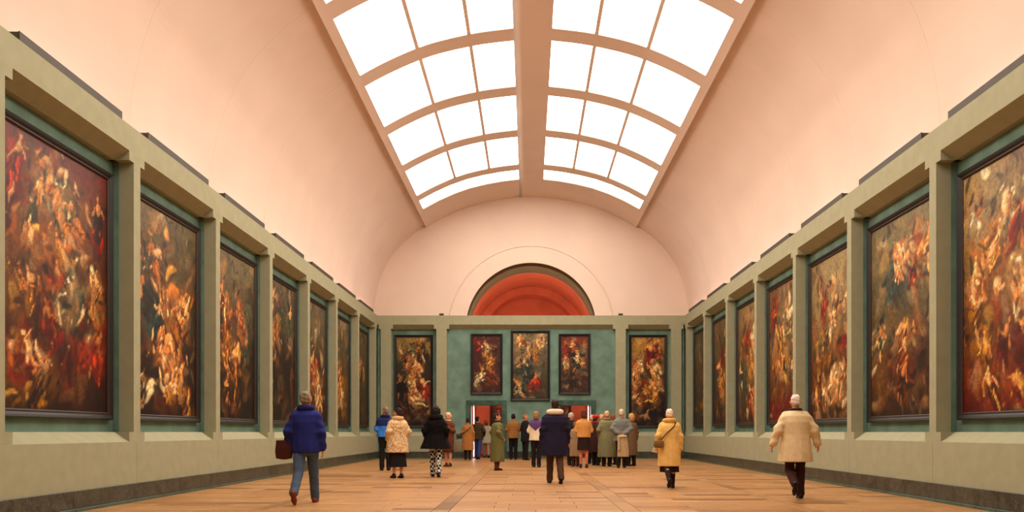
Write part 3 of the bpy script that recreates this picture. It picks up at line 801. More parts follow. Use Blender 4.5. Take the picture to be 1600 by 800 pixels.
def cap(X, Y, Z, a, b, ra, rb, sy=1.0):
    """tapered capsule; sy < 1 flattens it in y"""
    ba = np.array(b, float)-np.array(a, float); L = float((ba*ba).sum())+1e-9
    x, y, z = X-a[0], Y-a[1], Z-a[2]
    t = np.clip((x*ba[0]+y*ba[1]+z*ba[2])/L, 0, 1)
    return np.sqrt((x-ba[0]*t)**2+((y-ba[1]*t)/sy)**2+(z-ba[2]*t)**2)-(ra+(rb-ra)*t)
def ell(X, Y, Z, c, r):
    x, y, z = (X-c[0])/r[0], (Y-c[1])/r[1], (Z-c[2])/r[2]
    k0 = np.sqrt(x*x+y*y+z*z); return (k0-1)*min(r)
def smin(a, b, k):
    h = np.clip(0.5+0.5*(b-a)/k, 0, 1); return b+(a-b)*h-k*h*(1-h)
def loft(X, Y, Z, knots, yoff=0.0, fold=0.0, nf=9, ph=0.0, foldz=(0, 1)):
    """elliptical column: knots = (z, half width, half depth)"""
    zs = [k[0] for k in knots]; z = Z.ravel()
    a = np.interp(z, zs, [k[1] for k in knots]).astype(F4)[None,None,:]; b = np.interp(z, zs, [k[2] for k in knots]).astype(F4)[None,None,:]
    yo = np.interp(z, zs, [k[3] if len(k) > 3 else 0 for k in knots]).astype(F4)[None,None,:]+yoff
    y = Y-yo
    r = np.sqrt((X/a)**2+(y/b)**2)
    if fold:
        th = np.arctan2(y, X); g = np.clip((foldz[1]-Z)/(foldz[1]-foldz[0]), 0, 1)
        r = r/(1+fold*g*(np.sin(nf*th+ph+3*Z)+0.5*np.sin((nf*1.7)*th+2*ph)))
    d = (r-1)*np.minimum(a, b)
    return np.maximum(np.maximum(d, Z-zs[-1]), zs[0]-Z)

# ---- canonical pieces, built once (metres for a 1.75 m person, head origin at the neck base, facing +y)
def head_fn(X, Y, Z):
    d = ell(X, Y, Z, (0,-.008,.165), (.076,.097,.104))
    d = smin(d, ell(X, Y, Z, (0,.028,.105), (.058,.068,.084)), .03)
    d = smin(d, cap(X, Y, Z, (0,.062,.060), (0,.07,.052), .026, .022), .025)         # chin
    d = smin(d, cap(X, Y, Z, (0,.094,.155), (0,.113,.118), .010, .0155), .012)         # nose
    d = smin(d, cap(X, Y, Z, (-.038,.079,.172), (.038,.079,.172), .013, .013), .012)   # brow
    d = smin(d, cap(X, Y, Z, (-.018,.088,.083), (.018,.088,.083), .0085, .0085), .010) # lips
    for s in (-1, 1):
        d = smin(d, ell(X, Y, Z, (s*.078,-.006,.135), (.011,.021,.033)), .008)         # ears
        e = ell(X, Y, Z, (s*.032,.104,.150), (.019,.018,.013)); d = np.maximum(d, -e)  # sockets
    d = smin(d, cap(X, Y, Z, (0,-.012,-.07), (0,-.004,.075), .060, .052), .02)         # neck
    return d
HEADV, HEADF = surf_nets(head_fn, (-.11,-.13,-.10), (.11,.15,.29), .0075)
def hair_fn(style):
    def f(X, Y, Z):
        wob = .004*np.sin(70*X+9*Z)+.004*np.sin(60*Y+40*Z+1)+.003*np.sin(95*Z+30*X)
        if style == 'short':
            d = ell(X, Y, Z, (0,-.016,.168), (.083,.104,.112))
            cut = (Y-.040)-(Z-.165)*0.75
            d = np.maximum(np.maximum(d, cut), .085-Z+0.25*np.maximum(Y, 0)*2)
        elif style == 'thin':
            d = ell(X, Y, Z, (0,-.016,.164), (.081,.102,.109))
            d = np.maximum(np.maximum(d, Y-.02-(Z-.165)*0.3), .085-Z)
        elif style == 'bob':
            d = ell(X, Y, Z, (0,-.018,.160), (.098,.112,.122))
            d = smin(d, ell(X, Y, Z, (0,-.04,.085), (.095,.085,.085)), .04)
            d = np.maximum(np.maximum(d, (Y-.048)-(Z-.185)*0.9), .02-Z)
        elif style == 'long':
            d = ell(X, Y, Z, (0,-.018,.160), (.095,.112,.120))
            d = smin(d, cap(X, Y, Z, (0,-.055,.13), (0,-.075,-.05), .085, .07, .7), .04)
            d = np.maximum(d, (Y-.042)-(Z-.185)*0.9)
        elif style == 'big':
            d = ell(X, Y, Z, (0,-.015,.165), (.118,.128,.130))
            d = smin(d, ell(X, Y, Z, (0,-.03,.08), (.105,.095,.09)), .05)
            d = np.maximum(d, (Y-.055)-(Z-.19)*0.8)
        elif style == 'bun':
            d = ell(X, Y, Z, (0,-.018,.165), (.100,.116,.122))
            d = smin(d, ell(X, Y, Z, (0,-.075,.235), (.06,.06,.05)), .03)
            d = smin(d, ell(X, Y, Z, (0,-.05,.09), (.088,.075,.065)), .03)
            d = np.maximum(d, (Y-.045)-(Z-.185)*0.8)
        elif style == 'hat':
            d = ell(X, Y, Z, (0,-.012,.225), (.105,.120,.062))
            d = smin(d, ell(X, Y, Z, (0,-.012,.190), (.090,.110,.035)), .03)
        elif style == 'under_hat':
            d = ell(X, Y, Z, (0,-.022,.140), (.090,.100,.095))
            d = np.maximum(np.maximum(d, (Y-.03)-(Z-.185)*0.7), .05-Z)
        return d+wob
    return f
HAIR = {}
def hair(style):
    if style not in HAIR: HAIR[style] = surf_nets(hair_fn(style), (-.15,-.18,-.16), (.15,.15,.33), .009)
    return HAIR[style]
# hand: wrist at the origin, fingers towards -z, palm facing +x (mirrored for the other side), thumb towards +y
def hand_fn(curl):
    def f(X, Y, Z):
        d = cap(X, Y, Z, (0,0,.03), (0,0,-.01), .027, .026, 1.15)
        d = smin(d, cap(X, Y, Z, (0,-.020,-.03), (.002,-.024,-.082), .017, .0145), .015)
        d = smin(d, cap(X, Y, Z, (0,.018,-.03), (.002,.022,-.085), .018, .0145), .015)
        d = smin(d, cap(X, Y, Z, (0,0,-.02), (0,0,-.083), .018, .0155), .015)
        for i, (y0, l) in enumerate(((.030,.066),(.010,.074),(-.010,.069),(-.030,.054))):
            c = curl*(1+0.12*i)
            p0 = np.array((.002, y0*.95, -.083)); a1 = .25*c
            p1 = p0+l*.46*np.array((math.sin(a1), .03*(1.5-i), -math.cos(a1)))
            a2 = .85*c; p2 = p1+l*.32*np.array((math.sin(a2), 0, -math.cos(a2)))
            a3 = 1.3*c; p3 = p2+l*.24*np.array((math.sin(a3), 0, -math.cos(a3)))
            g = np.minimum(cap(X, Y, Z, p0, p1, .0095, .0088), np.minimum(cap(X, Y, Z, p1, p2, .0088, .0080), cap(X, Y, Z, p2, p3, .0080, .0070)))
            d = smin(d, g, .005)
        t0, t1, t2, t3 = (.004,.016,-.022), (.016,.044,-.050), (.024,.052,-.078), (.028,.050,-.098)
        g = smin(cap(X, Y, Z, t0, t1, .015, .0115), smin(cap(X, Y, Z, t1, t2, .0115, .0098), cap(X, Y, Z, t2, t3, .0098, .0075), .004), .004)
        return smin(d, g, .008)
    return f
HANDS = {c: surf_nets(hand_fn(c), (-.05,-.07,-.18), (.11,.09,.07), .0052) for c in (0.55, 1.15)}

def np_mesh(name, V, Fc, mat, smooth=True, relax=0):
    me = bpy.data.meshes.new(name)
    me.from_pydata(V.tolist(), [], Fc.tolist())
    me.materials.append(mat)
    if smooth: me.polygons.foreach_set('use_smooth', np.ones(len(Fc), bool))
    me.update(); return me
def rotz(a): c, s = math.cos(a), math.sin(a); return np.array([[c,-s,0],[s,c,0],[0,0,1]])
def rotx(a): c, s = math.cos(a), math.sin(a); return np.array([[1,0,0],[0,c,-s],[0,s,c]])

ARMS = {   # elbow from shoulder, wrist from elbow, for the +x side
 'down': ((.055,-.03,-.285), (.015,.05,-.245)), 'pocket': ((.10,-.07,-.265), (-.05,.15,-.17)),
 'front': ((.06,.00,-.28), (-.15,.19,-.05)), 'back': ((.09,-.11,-.255), (-.20,-.08,-.15)),
 'swingf': ((.06,.11,-.265), (.01,.16,-.19)), 'swingb': ((.08,-.15,-.245), (.03,-.07,-.235)),
 'chest': ((.05,.03,-.28), (-.13,.17,.11)), 'out': ((.11,-.05,-.26), (.07,.07,-.23)), 'bag': ((.08,-.05,-.275), (.0,.10,-.21)),
}
CLOTH = {}
def cloth(col, kind='wool', col2=None):
    key = (col, kind, col2)
    if key in CLOTH: return CLOTH[key]
    nm = 'cloth_%s_%d' % (kind, len(CLOTH)); c = srgb(*col)
    if kind in ('wool', 'skin', 'leather', 'hair'):
        m = plain(nm, c, {'wool':.9,'skin':.55,'leather':.45,'hair':.75}[kind], {'wool':.07,'skin':.06,'leather':.12,'hair':.3}[kind],
                  {'wool':14,'skin':8,'leather':20,'hair':45}[kind], {'wool':.25,'skin':.0,'leather':.1,'hair':.5}[kind], 90, spec=.25)
    else:
        m, nt, b = new_mat(nm); b.inputs['Roughness'].default_value = .9; b.inputs['Specular IOR Level'].default_value = .15
        tc = N(nt, 'ShaderNodeTexCoord'); mx = N(nt, 'ShaderNodeMix', data_type='RGBA')
        mx.inputs['A'].default_value = c; mx.inputs['B'].default_value = srgb(*col2); nt.links.new(mx.outputs['Result'], b.inputs['Base Color'])
        sp = N(nt, 'ShaderNodeSeparateXYZ'); nt.links.new(tc.outputs['Object'], sp.inputs[0])
        def math_(op, a, bb=None):
            q = N(nt, 'ShaderNodeMath', operation=op)
            for i, s in enumerate((a, bb)):
                if s is None: continue
                if isinstance(s, (int, float)): q.inputs[i].default_value = s
                else: nt.links.new(s, q.inputs[i])
            return q.outputs[0]
        if kind == 'fur':                      # speckled pile
            nz = N(nt, 'ShaderNodeTexNoise'); nz.inputs['Scale'].default_value = 26; nz.inputs['Detail'].default_value = 4
            nt.links.new(tc.outputs['Object'], nz.inputs['Vector'])
            fac = math_('MULTIPLY', math_('SUBTRACT', nz.outputs['Fac'], .44), 5.0)
            bp = N(nt, 'ShaderNodeBump'); bp.inputs['Strength'].default_value = .7; bp.inputs['Distance'].default_value = .02
            nt.links.new(nz.outputs['Fac'], bp.inputs['Height']); nt.links.new(bp.outputs['Normal'], b.inputs['Normal'])
        elif kind == 'check':
            ck = N(nt, 'ShaderNodeTexChecker'); ck.inputs['Scale'].default_value = 17
            mp = N(nt, 'ShaderNodeMapping'); mp.inputs['Rotation'].default_value = (0, .12, .78); nt.links.new(tc.outputs['Object'], mp.inputs['Vector'])
            nt.links.new(mp.outputs['Vector'], ck.inputs['Vector']); fac = ck.outputs['Fac']
        elif kind == 'yoke':                   # second colour above a V shaped line
            v = math_('SUBTRACT', math_('SUBTRACT', sp.outputs['Z'], 1.13), math_('MULTIPLY', math_('ABSOLUTE', sp.outputs['X']), .9))
            fac = math_('GREATER_THAN', v, 0.0)
        elif kind == 'blockz':                 # second colour above chest height
            fac = math_('GREATER_THAN', sp.outputs['Z'], 1.27)
        elif kind == 'knit':                   # horizontal stripes
            fac = math_('GREATER_THAN', math_('SINE', math_('MULTIPLY', sp.outputs['Z'], 75.0)), .4)
        cl = N(nt, 'ShaderNodeClamp')
        nt.links.new(fac, cl.inputs['Value']); nt.links.new(cl.outputs[0], mx.inputs['Factor'])
    CLOTH[key] = m
    return m

PEOPLE = []
def person(px, py, H, yaw, label, coat, legs='stand', arms=('down','down'), head=(0,0), hairstyle='short', hairc=(60,44,32),
           bottom=('trousers', (30,28,30)), shoes=(24,18,16), vox=.016, bulk=1.0, skin=(206,140,104), collar=None, scarf=None, depth=None, lean=0.0, build=1.0):
    """px, py: where the feet stand in the 1600 x 800 frame; yaw 0 = facing away from the camera, positive = turned left.
    coat = dict(hem, col, kind, col2, flare, name)"""
    d = depth or 1.10*FPX/(py-675.0)
    wx = -0.10+(px-826)/FPX*d
    s = H/1.75
    root = bpy.data.objects.new('person', None); COL.objects.link(root)
    root.location = (wx, d, 0); root.rotation_euler = (0, 0, yaw)
    tag(root, label, 'person', 'visitors in the gallery')
    rng = np.random.default_rng(int(px*7+py)); ph = rng.uniform(0, 6)
    # joints
    hipz = .90
    J = {}
    legang = {'stand': ((2,2),(-2,2)), 'walk': ((22,8),(-16,26)), 'walk2': ((-18,30),(20,6)), 'step': ((9,4),(-10,12)), 'step2': ((-12,34),(8,4)), 'lift': ((5,62),(4,3)), 'stroll': ((12,6),(-12,14))}[legs]
    feet = []
    for sd, (th, kn) in zip((-1, 1), legang):
        hip = np.array((sd*.088, 0, hipz)); t = math.radians(th); k = math.radians(th-kn)
        knee = hip+.43*np.array((0, math.sin(t), -math.cos(t))); ank = knee+.40*np.array((sd*.004, math.sin(k), -math.cos(k)))
        feet.append((hip, knee, ank, k))
    low = min(f[2][2]-.075 for f in feet)
    for f in feet:
        for q in f[:3]: q[2] -= low
    dz = -low
    sh = np.array((.178*build, 0, 1.415+dz))
    LN = np.array((0, lean, 0))
    arm = []
    for sd, nm in zip((-1, 1), arms):
        e, w = (np.array(q, float)*np.array((sd,1,1)) for q in ARMS[nm])
        a = sh*np.array((sd,1,1))+LN; arm.append((a, a+e, a+e+w))
    neck = np.array((0, -.005, 1.475+dz))+LN
    hf = 0.0
    # ---- body
    def body_fn(X, Y, Z):
        D = loft(X, Y, Z, [(hipz+dz-.10,.13,.09),(hipz+dz,.155,.105),(1.05+dz,.13,.09),(1.28+dz,.155,.105,lean),(1.40+dz,.135,.08,lean),(1.46+dz,.055,.055,lean)])
        for hip, knee, ank, k in feet:
            D = smin(D, cap(X, Y, Z, hip, knee, .078, .052), .03)
            D = smin(D, cap(X, Y, Z, knee, knee*.7+ank*.3+np.array((0,-.012,0)), .050, .052), .02)
            D = smin(D, cap(X, Y, Z, knee*.7+ank*.3+np.array((0,-.012,0)), ank, .050, .034), .02)
            fw = np.array((0, math.cos(max(k,-.9)), math.sin(min(k,0))*.9)); D = smin(D, cap(X, Y, Z, ank+np.array((0,-.02,-.035)), ank+fw*.14+np.array((0,0,-.05)), .034, .026), .02)
        for a, e, w in arm:
            D = smin(D, cap(X, Y, Z, a+np.array((-.03*np.sign(a[0]),0,-.04)), e, .046, .038), .03); D = smin(D, cap(X, Y, Z, e, w, .040, .026), .02)
        return smin(D, cap(X, Y, Z, neck-np.array((0,0,.06)), neck+np.array((0,0,.05)), .06, .052), .03)
    pts = np.array([q for f in feet for q in f[:3]]+[q for a in arm for q in a]+[neck])
    lo = pts.min(0)-np.array((.16,.22,.12)); hi = pts.max(0)+np.array((.16,.24,.10))
    lo[2] = max(lo[2], -.02)
    V, Fc = surf_nets(body_fn, lo, hi, max(vox, .013))
    parts = [(V, Fc)]
    hr = rotz(head[0]) @ rotx(head[1])
    parts.append((HEADV @ hr.T + neck, HEADF))
    for sd, (a, e, w), nm in zip((-1, 1), arm, arms):
        hv, hfc = HANDS[1.15 if nm in ('pocket','front','back','chest','bag') else .55]
        hv = hv.copy(); fc = hfc
        z = (w-e)/np.linalg.norm(w-e)*-1          # hand -z runs on along the forearm
        inx = np.array((-sd, 0, 0.)); x = inx-z*np.dot(inx, z); x /= np.linalg.norm(x); y = np.cross(z, x)
        if sd > 0: hv[:,1] *= -1; fc = fc[:, ::-1]
        hv = hv[:,:1]*x+hv[:,1:2]*y+hv[:,2:]*z+w-z*.005
        parts.append((hv, fc))
    off = 0; VV = []; FF = []
    for v, f in parts: VV.append(v); FF.append(f+off); off += len(v)
    bo = link('body', np_mesh('body', np.concatenate(VV)*s, np.concatenate(FF), cloth(skin, 'skin')), root)
    def add(name, fn, lo, hi, mat, v=vox, par=None):
        V, Fc = surf_nets(fn, lo, hi, v)
        if len(V): return link(name, np_mesh(name, V*s, Fc, mat), par or root)
    # ---- face
    for sx in (-1, 1):
        fv = MB(); c = hr @ np.array((sx*.031, .0835, .150))+neck
        for i in range(6):
            for j in range(8):
                la = -PI/2+PI*i/5; lg = 2*PI*j/8
                fv.v.append(tuple((c+.0105*np.array((math.cos(la)*math.cos(lg), math.cos(la)*math.sin(lg), math.sin(la))))*s))
        for i in range(5):
            for j in range(8): fv.f.append((i*8+j, i*8+(j+1)%8, (i+1)*8+(j+1)%8, (i+1)*8+j))
        fv.obj('eye', cloth((46,34,30), 'leather'), bo, recalc=False, smooth=True)
    # ---- hair
    if hairstyle:
        hs = 'under_hat' if hairstyle == 'hat' else hairstyle
        hv, hfc = hair(hs); link('hair', np_mesh('hair', (hv @ hr.T+neck)*s, hfc, cloth(hairc, 'hair')), root)
        if hairstyle == 'hat':
            hv, hfc = hair('hat'); link('hat', np_mesh('hat', (hv @ hr.T+neck)*s, hfc, cloth((200,40,26), 'wool')), root)
    # ---- legs
    if bottom[0] == 'trousers':
        def tr(X, Y, Z):
            D = loft(X, Y, Z, [(hipz+dz-.12,.165,.115),(hipz+dz,.178,.125),(1.04+dz,.155,.110)])
            for hip, knee, ank, k in feet:
                D = smin(D, cap(X, Y, Z, hip, knee, .100, .074), .03)
                D = smin(D, cap(X, Y, Z, knee, ank+np.array((0,0,.0)), .074, .066), .02)
            D = D+.004*np.sin(28*Z+5*X+ph)*np.sin(21*Y+9*Z)
            return np.maximum(D, -(Z-.045))
        mt = bottom[2] if len(bottom) > 2 else cloth(bottom[1])
        add('trousers', tr, lo, (hi[0], hi[1], 1.1+dz), mt)
    elif bottom[0] == 'skirt':
        hem = bottom[2]+0*dz
        fl = bottom[3] if len(bottom) > 3 else .21
        def skf(X, Y, Z): return loft(X, Y, Z, [(hem,fl,fl*.78),(.85+dz,.185,.135),(1.06+dz,.145,.105)], fold=.05, nf=11, ph=ph, foldz=(hem,.95))
        add('skirt', skf, (-.34,-.32,hem-.03), (.34,.32,1.12+dz), cloth(bottom[1]))
    if bottom[0] == 'skirt' and len(bottom) > 4:
        def st(X, Y, Z):
            D = 9
            for hip, knee, ank, k in feet: D = np.minimum(D, np.minimum(cap(X, Y, Z, hip, knee, .088, .066), cap(X, Y, Z, knee+np.array((0,-.006,0)), ank, .066, .046)))
            return D
        add('stockings', st, lo, (hi[0], hi[1], .8), cloth(bottom[4]), v=.013)
    # ---- shoes
    for hip, knee, ank, k in feet:
        kk = min(k, 0)
        R = np.array((0, math.cos(kk), math.sin(kk))); U = np.array((0, -math.sin(kk), math.cos(kk)))
        heel = ank-R*.045-U*.042; ball = ank+R*.10-U*.048; toe = ank+R*.165-U*.052
        def sf(X, Y, Z):
            D = smin(cap(X, Y, Z, heel, ball, .036, .040), cap(X, Y, Z, ball, toe, .040, .028), .02)
            D = smin(D, cap(X, Y, Z, heel+U*.01, ank+U*.015, .038, .046), .02)
            if k > -.2: D = np.maximum(D, .002-Z)
            return D
        add('shoe', sf, ank-np.array((.08,.30,.30)), ank+np.array((.08,.30,.12)), cloth(shoes, 'leather'), v=.010)
    # ---- coat
    hem = coat['hem']; fl = coat.get('flare', 1.0); B = bulk
    kn = []
    lowz = hem
    kn.append((lowz, .215*fl*B, .165*fl*B))
    if hem < .80: kn.append((.88+dz, .215*B*(.55+.45*fl), .160*B*(.55+.45*fl)))
    kn += [(1.08+dz,.200*B*coat.get('waist',1.0),.150*B*coat.get('waist',1.0)), (1.28+dz,.212*B*build,.155*B,lean*.8), (1.385+dz,.205*B*build,.135*B,lean), (1.44+dz,.150*build,.105*B**.5,lean), (1.485+dz,.085,.082,lean), (1.505+dz,.074,.076,lean)]
    kn.sort(key=lambda q: q[0])
    sleeve = coat.get('sleeve', 1.0)
    def cf(X, Y, Z):
        D = loft(X, Y, Z, kn, fold=coat.get('fold', .035), nf=coat.get('nf', 8), ph=ph, foldz=(hem, 1.25+dz))
        if sleeve:
            for a, e, w in arm:
                e2 = e; w2 = e+(w-e)*sleeve
                A = smin(cap(X, Y, Z, a+np.array((-.028*np.sign(a[0]),0,-.035)), e2, .072*B, .064*B), cap(X, Y, Z, e2, w2, .066*B, .055*B), .02)
                A = A+.006*np.sin(45*Z+20*Y+ph)*np.clip(1, 0, 1)
                D = smin(D, A, .035)
        D = D+.004*np.sin(17*X+13*Z+ph)*np.sin(15*Y-11*Z+2*ph)
        return np.maximum(D, lowz-Z)
    ext = .34*B*max(1, fl)
    clo = np.minimum(pts[6:12].min(0)-.12*B, (-ext,-ext*.85,hem-.03)); chi = np.maximum(pts[6:12].max(0)+.12*B, (ext,ext*.85,1.54+dz)); clo[2] = min(clo[2], hem-.03)
    c = add(coat.get('name', 'coat'), cf, clo, chi, cloth(coat['col'], coat.get('kind', 'wool'), coat.get('col2')))
    # ---- collar or scarf
    if collar:
        def co(X, Y, Z):
            y = Y-neck[1]; rr_ = np.sqrt((X/1.12)**2+y*y)
            return np.sqrt((rr_-collar[1])**2+((Z-neck[2]-.012+.10*y)/1.35)**2)-collar[2]
        add('collar', co, neck-np.array((.22,.22,.12)), neck+np.array((.22,.22,.12)), cloth(collar[0], 'wool'), v=.011, par=c)
    if scarf:
        def scf(X, Y, Z):
            y = Y-neck[1]-.01; rr_ = np.sqrt(X*X+y*y)
            D = np.sqrt((rr_-.078)**2+((Z-neck[2]-.02)/1.3)**2)-.024
            return smin(D, cap(X, Y, Z, neck+np.array((.02,.10,.0)), neck+np.array((.06,.16,-.28)), .03, .026), .02)
        add('scarf', scf, neck-np.array((.18,.18,.34)), neck+np.array((.18,.24,.10)), cloth(scarf), v=.013)
    PEOPLE.append((root, s, arm, dz))
    return root, s, arm

def at_person(p, q):
    """a point of a person's own space in the world"""
    root, s, arm = p
    return Matrix.Translation(root.location) @ Euler(root.rotation_euler).to_matrix().to_4x4() @ Vector([c*s for c in q])

def bag(p, base, w, t, h, col, label, strap_to=None, cat='bag', name='shoulder_bag'):
    """soft bag hanging beside a person: body, flap, strap"""
    root, s, arm = p
    o = bpy.data.objects.new(name, None); COL.objects.link(o)
    o.location = at_person(p, base); o.rotation_euler = root.rotation_euler
    tag(o, label, cat)
    fn = lambda X, Y, Z: smin(ell(X, Y, Z, (0,0,h*.42), (w/2,t/2,h*.44)), np.maximum(np.maximum(np.abs(X)-w*.44, np.abs(Y)-t*.36), np.abs(Z-h/2)-h*.46), .04)
    V, Fc = surf_nets(fn, (-w*.7,-t*.8,-.05), (w*.7,t*.8,h*1.15), .012)
    link('bag_body', np_mesh('bag_body', V*s, Fc, cloth(col, 'leather')), o)
    if strap_to:
        M = Euler(root.rotation_euler).to_matrix().transposed()
        pts = []
        for q in strap_to:
            v = Vector([c*s for c in q])-Vector([c*s for c in base]); pts.append(tuple(v))
        MB().tube(pts, .012, 6).obj('strap', cloth(tuple(int(c*.7) for c in col), 'leather'), o, smooth=True)
    return o

CREAM = (214,190,146)
# -- near left: man in the blue jacket walking away with a bag at his side
p = person(478, 787, 1.76, .06, 'man in a navy and blue padded jacket and jeans, walking away at left', dict(hem=.78, col=(30,36,106), flare=.94, name='jacket', fold=.03),
       legs='walk2', arms=('bag','down'), hairstyle='short', hairc=(128,112,92), bottom=('trousers', (70,84,104)), shoes=(112,48,24), vox=.012, bulk=1.04, collar=((26,30,84), .086, .034), build=1.0, head=(-.15,0))
bag(p, (-.33,.02,.68), .26, .15, .30, (66,24,18), 'dark brown shoulder bag at the hip of the man in blue', [(-.33,.02,.96),(-.26,-.05,1.15),(-.19,-.03,1.40),(-.15,.05,1.47)])
# -- right: man in the cream jacket
p = person(1243, 779, 1.72, -.05, 'white haired man in a loose cream jacket and dark trousers, walking at right', dict(hem=.62, col=(220,194,150), flare=1.12, name='jacket', fold=.025, nf=6),
       legs='lift', arms=('out','out'), hairstyle='thin', hairc=(214,200,184), bottom=('trousers', (52,22,20)), shoes=(24,12,12), vox=.012, bulk=1.16, collar=((48,44,40), .082, .018), build=1.04)
# -- woman in the yellow coat
p = person(1046, 763, 1.55, .05, 'woman in a pale yellow hooded coat over a dark skirt, walking right of the group', dict(hem=.49, col=(226,182,104), flare=1.05, fold=.03, nf=7),
       legs='step2', arms=('bag','down'), hairstyle='short', hairc=(236,206,180), bottom=('skirt', (34,18,16), .36, .205, (40,26,22)), shoes=(20,12,12), vox=.012, bulk=1.14, collar=((214,166,90), .10, .040))
bag(p, (-.27,-.17,.90), .22, .10, .16, (120,84,40), 'small tan bag slung across the back of the yellow coat', [(-.24,-.17,1.05),(-.10,-.20,1.22),(.06,-.17,1.36),(.12,-.08,1.44),(.12,.02,1.46)])
q = at_person(p, (-.30,.10,.83)); pap = MB().box(-.05,.05,-.004,.004,-.04,.06); pap.box(-.05,.05,-.012,-.006,-.035,.065)
o = pap.obj('paper_leaflet', cloth((236,228,214), 'skin')); o.location = q; o.rotation_euler = (.4, .2, .3)
tag(o, 'folded white leaflet in the hand of the woman in yellow', 'leaflet')
# -- man in the dark jacket with pale collar, mid hall
person(867, 755, 1.80, .12, 'man in a dark navy jacket with a broad white collar, striding before the group', dict(hem=.58, col=(28,22,46), flare=1.10, name='jacket', kind='wool', fold=.03),
       legs='stroll', arms=('down','down'), hairstyle='short', hairc=(44,24,20), bottom=('trousers', (72,48,30)), shoes=(34,20,14), vox=.012, bulk=1.2, collar=((230,214,190), .120, .042), build=1.08)
# -- left group
person(602, 735, 1.82, .35, 'man in a navy and bright blue anorak standing by the far left corner', dict(hem=.92, col=(58,124,216), kind='blockz', col2=(30,38,84), name='anorak', flare=1.0),
       arms=('front','front'), hairstyle='thin', hairc=(130,112,90), bottom=('trousers', (22,20,20)), head=(.5,.05), bulk=1.1, collar=((26,34,78), .09, .03))
person(621, 747, 1.67, .62, 'woman in a speckled cream fur coat and black skirt looking left', dict(hem=.64, col=(222,192,146), kind='fur', col2=(168,124,80), flare=1.18, fold=.02),
       arms=('pocket','pocket'), hairstyle='bob', hairc=(40,20,16), bottom=('skirt', (26,18,20), .28, .235), shoes=(18,14,14), head=(.75,.06), bulk=1.2, collar=((210,176,130), .10, .04))
person(681, 745, 1.72, .0, 'woman in a black fur coat and checked trousers seen from behind', dict(hem=.70, col=(14,10,10), kind='fur', col2=(6,5,5), flare=1.55, fold=.03),
       legs='step', arms=('pocket','pocket'), hairstyle='big', hairc=(18,10,8), bottom=('trousers', (200,200,190), cloth((206,206,196), 'check', (26,24,26))), shoes=(18,14,14), bulk=1.2, collar=((12,8,8), .11, .055))
p = person(700, 729, 1.72, 2.7, 'fair haired woman in a rust brown coat beside the black fur coat', dict(hem=.52, col=(98,48,28), flare=1.0), arms=('chest','front'),
       hairstyle='bob', hairc=(226,186,140), bottom=('skirt', (92,40,24), .46, .19), shoes=(70,36,24), head=(.2,0), collar=((214,190,160), .075, .018))
bag(p, (-.36,.02,.52), .26, .12, .34, (120,112,92), 'grey cloth bag hanging beside the woman in rust brown', [(-.36,.02,.84),(-.29,.0,1.05),(-.19,0,1.42)])
# -- by the left doorway
p = person(731, 717, 1.64, .1, 'woman in a long tan coat with a shoulder strap, at the left doorway', dict(hem=.42, col=(158,102,50), flare=1.22, fold=.03), arms=('front','down'), depth=32.3,
       hairstyle='short', hairc=(36,20,16), bottom=('trousers', (40,22,18)))
bag(p, (-.36,.06,.90), .26, .12, .20, (44,30,26), 'small dark bag at the hip of the tan coat', [(-.33,.02,1.06),(-.08,-.18,1.20),(.08,-.18,1.34),(.15,-.04,1.44)])
person(747, 716, 1.74, -.25, 'man in a dark olive jacket and blue jeans entering the left doorway', dict(hem=.80, col=(58,44,26), name='jacket'), legs='step', arms=('pocket','pocket'), depth=33.7,
       hairstyle='short', hairc=(28,16,14), bottom=('trousers', (44,58,104)), head=(-.4,.15), build=1.05)
person(760, 714, 1.62, .1, 'person in pale grey clothes just beyond the left doorway', dict(hem=.66, col=(150,146,120), name='jacket', flare=1.05), legs='step', arms=('down','front'), depth=35.6,
       hairstyle='bob', hairc=(96,40,26), bottom=('trousers', (126,112,92)))
person(777, 735, 1.64, -1.15, 'person in a long olive green coat facing right, in front of the left doorway', dict(hem=.27, col=(100,98,56), flare=1.08, fold=.03), arms=('pocket','pocket'),
       hairstyle='short', hairc=(34,22,18), bottom=('trousers', (84,44,28)), shoes=(52,28,20), bulk=1.15, head=(-.35,.05), collar=((34,26,26), .08, .024))
person(802, 718, 1.82, .05, 'man in a tan brown jacket seen from behind between the doorways', dict(hem=.82, col=(138,94,46), name='jacket', flare=1.02), arms=('front','front'), depth=32.9,
       hairstyle='short', hairc=(34,20,16), bottom=('trousers', (20,16,18)), bulk=1.12, build=1.06)
person(821, 719, 1.80, -.9, 'person dressed all in black turned to the right by the centre of the group', dict(hem=.70, col=(26,20,24), flare=1.0), arms=('front','front'), depth=32.3,
       hairstyle='thin', hairc=(150,92,60), bottom=('trousers', (20,16,18)), head=(-.5,0))
person(838, 730, 1.74, -.2, 'person in a white sweater with a purple yoke, beside the striding man', dict(hem=.84, col=(224,206,176), kind='yoke', col2=(88,58,104), name='sweater'), arms=('front','front'),
       hairstyle='bob', hairc=(150,108,66), bottom=('trousers', (26,18,20)), bulk=1.08)
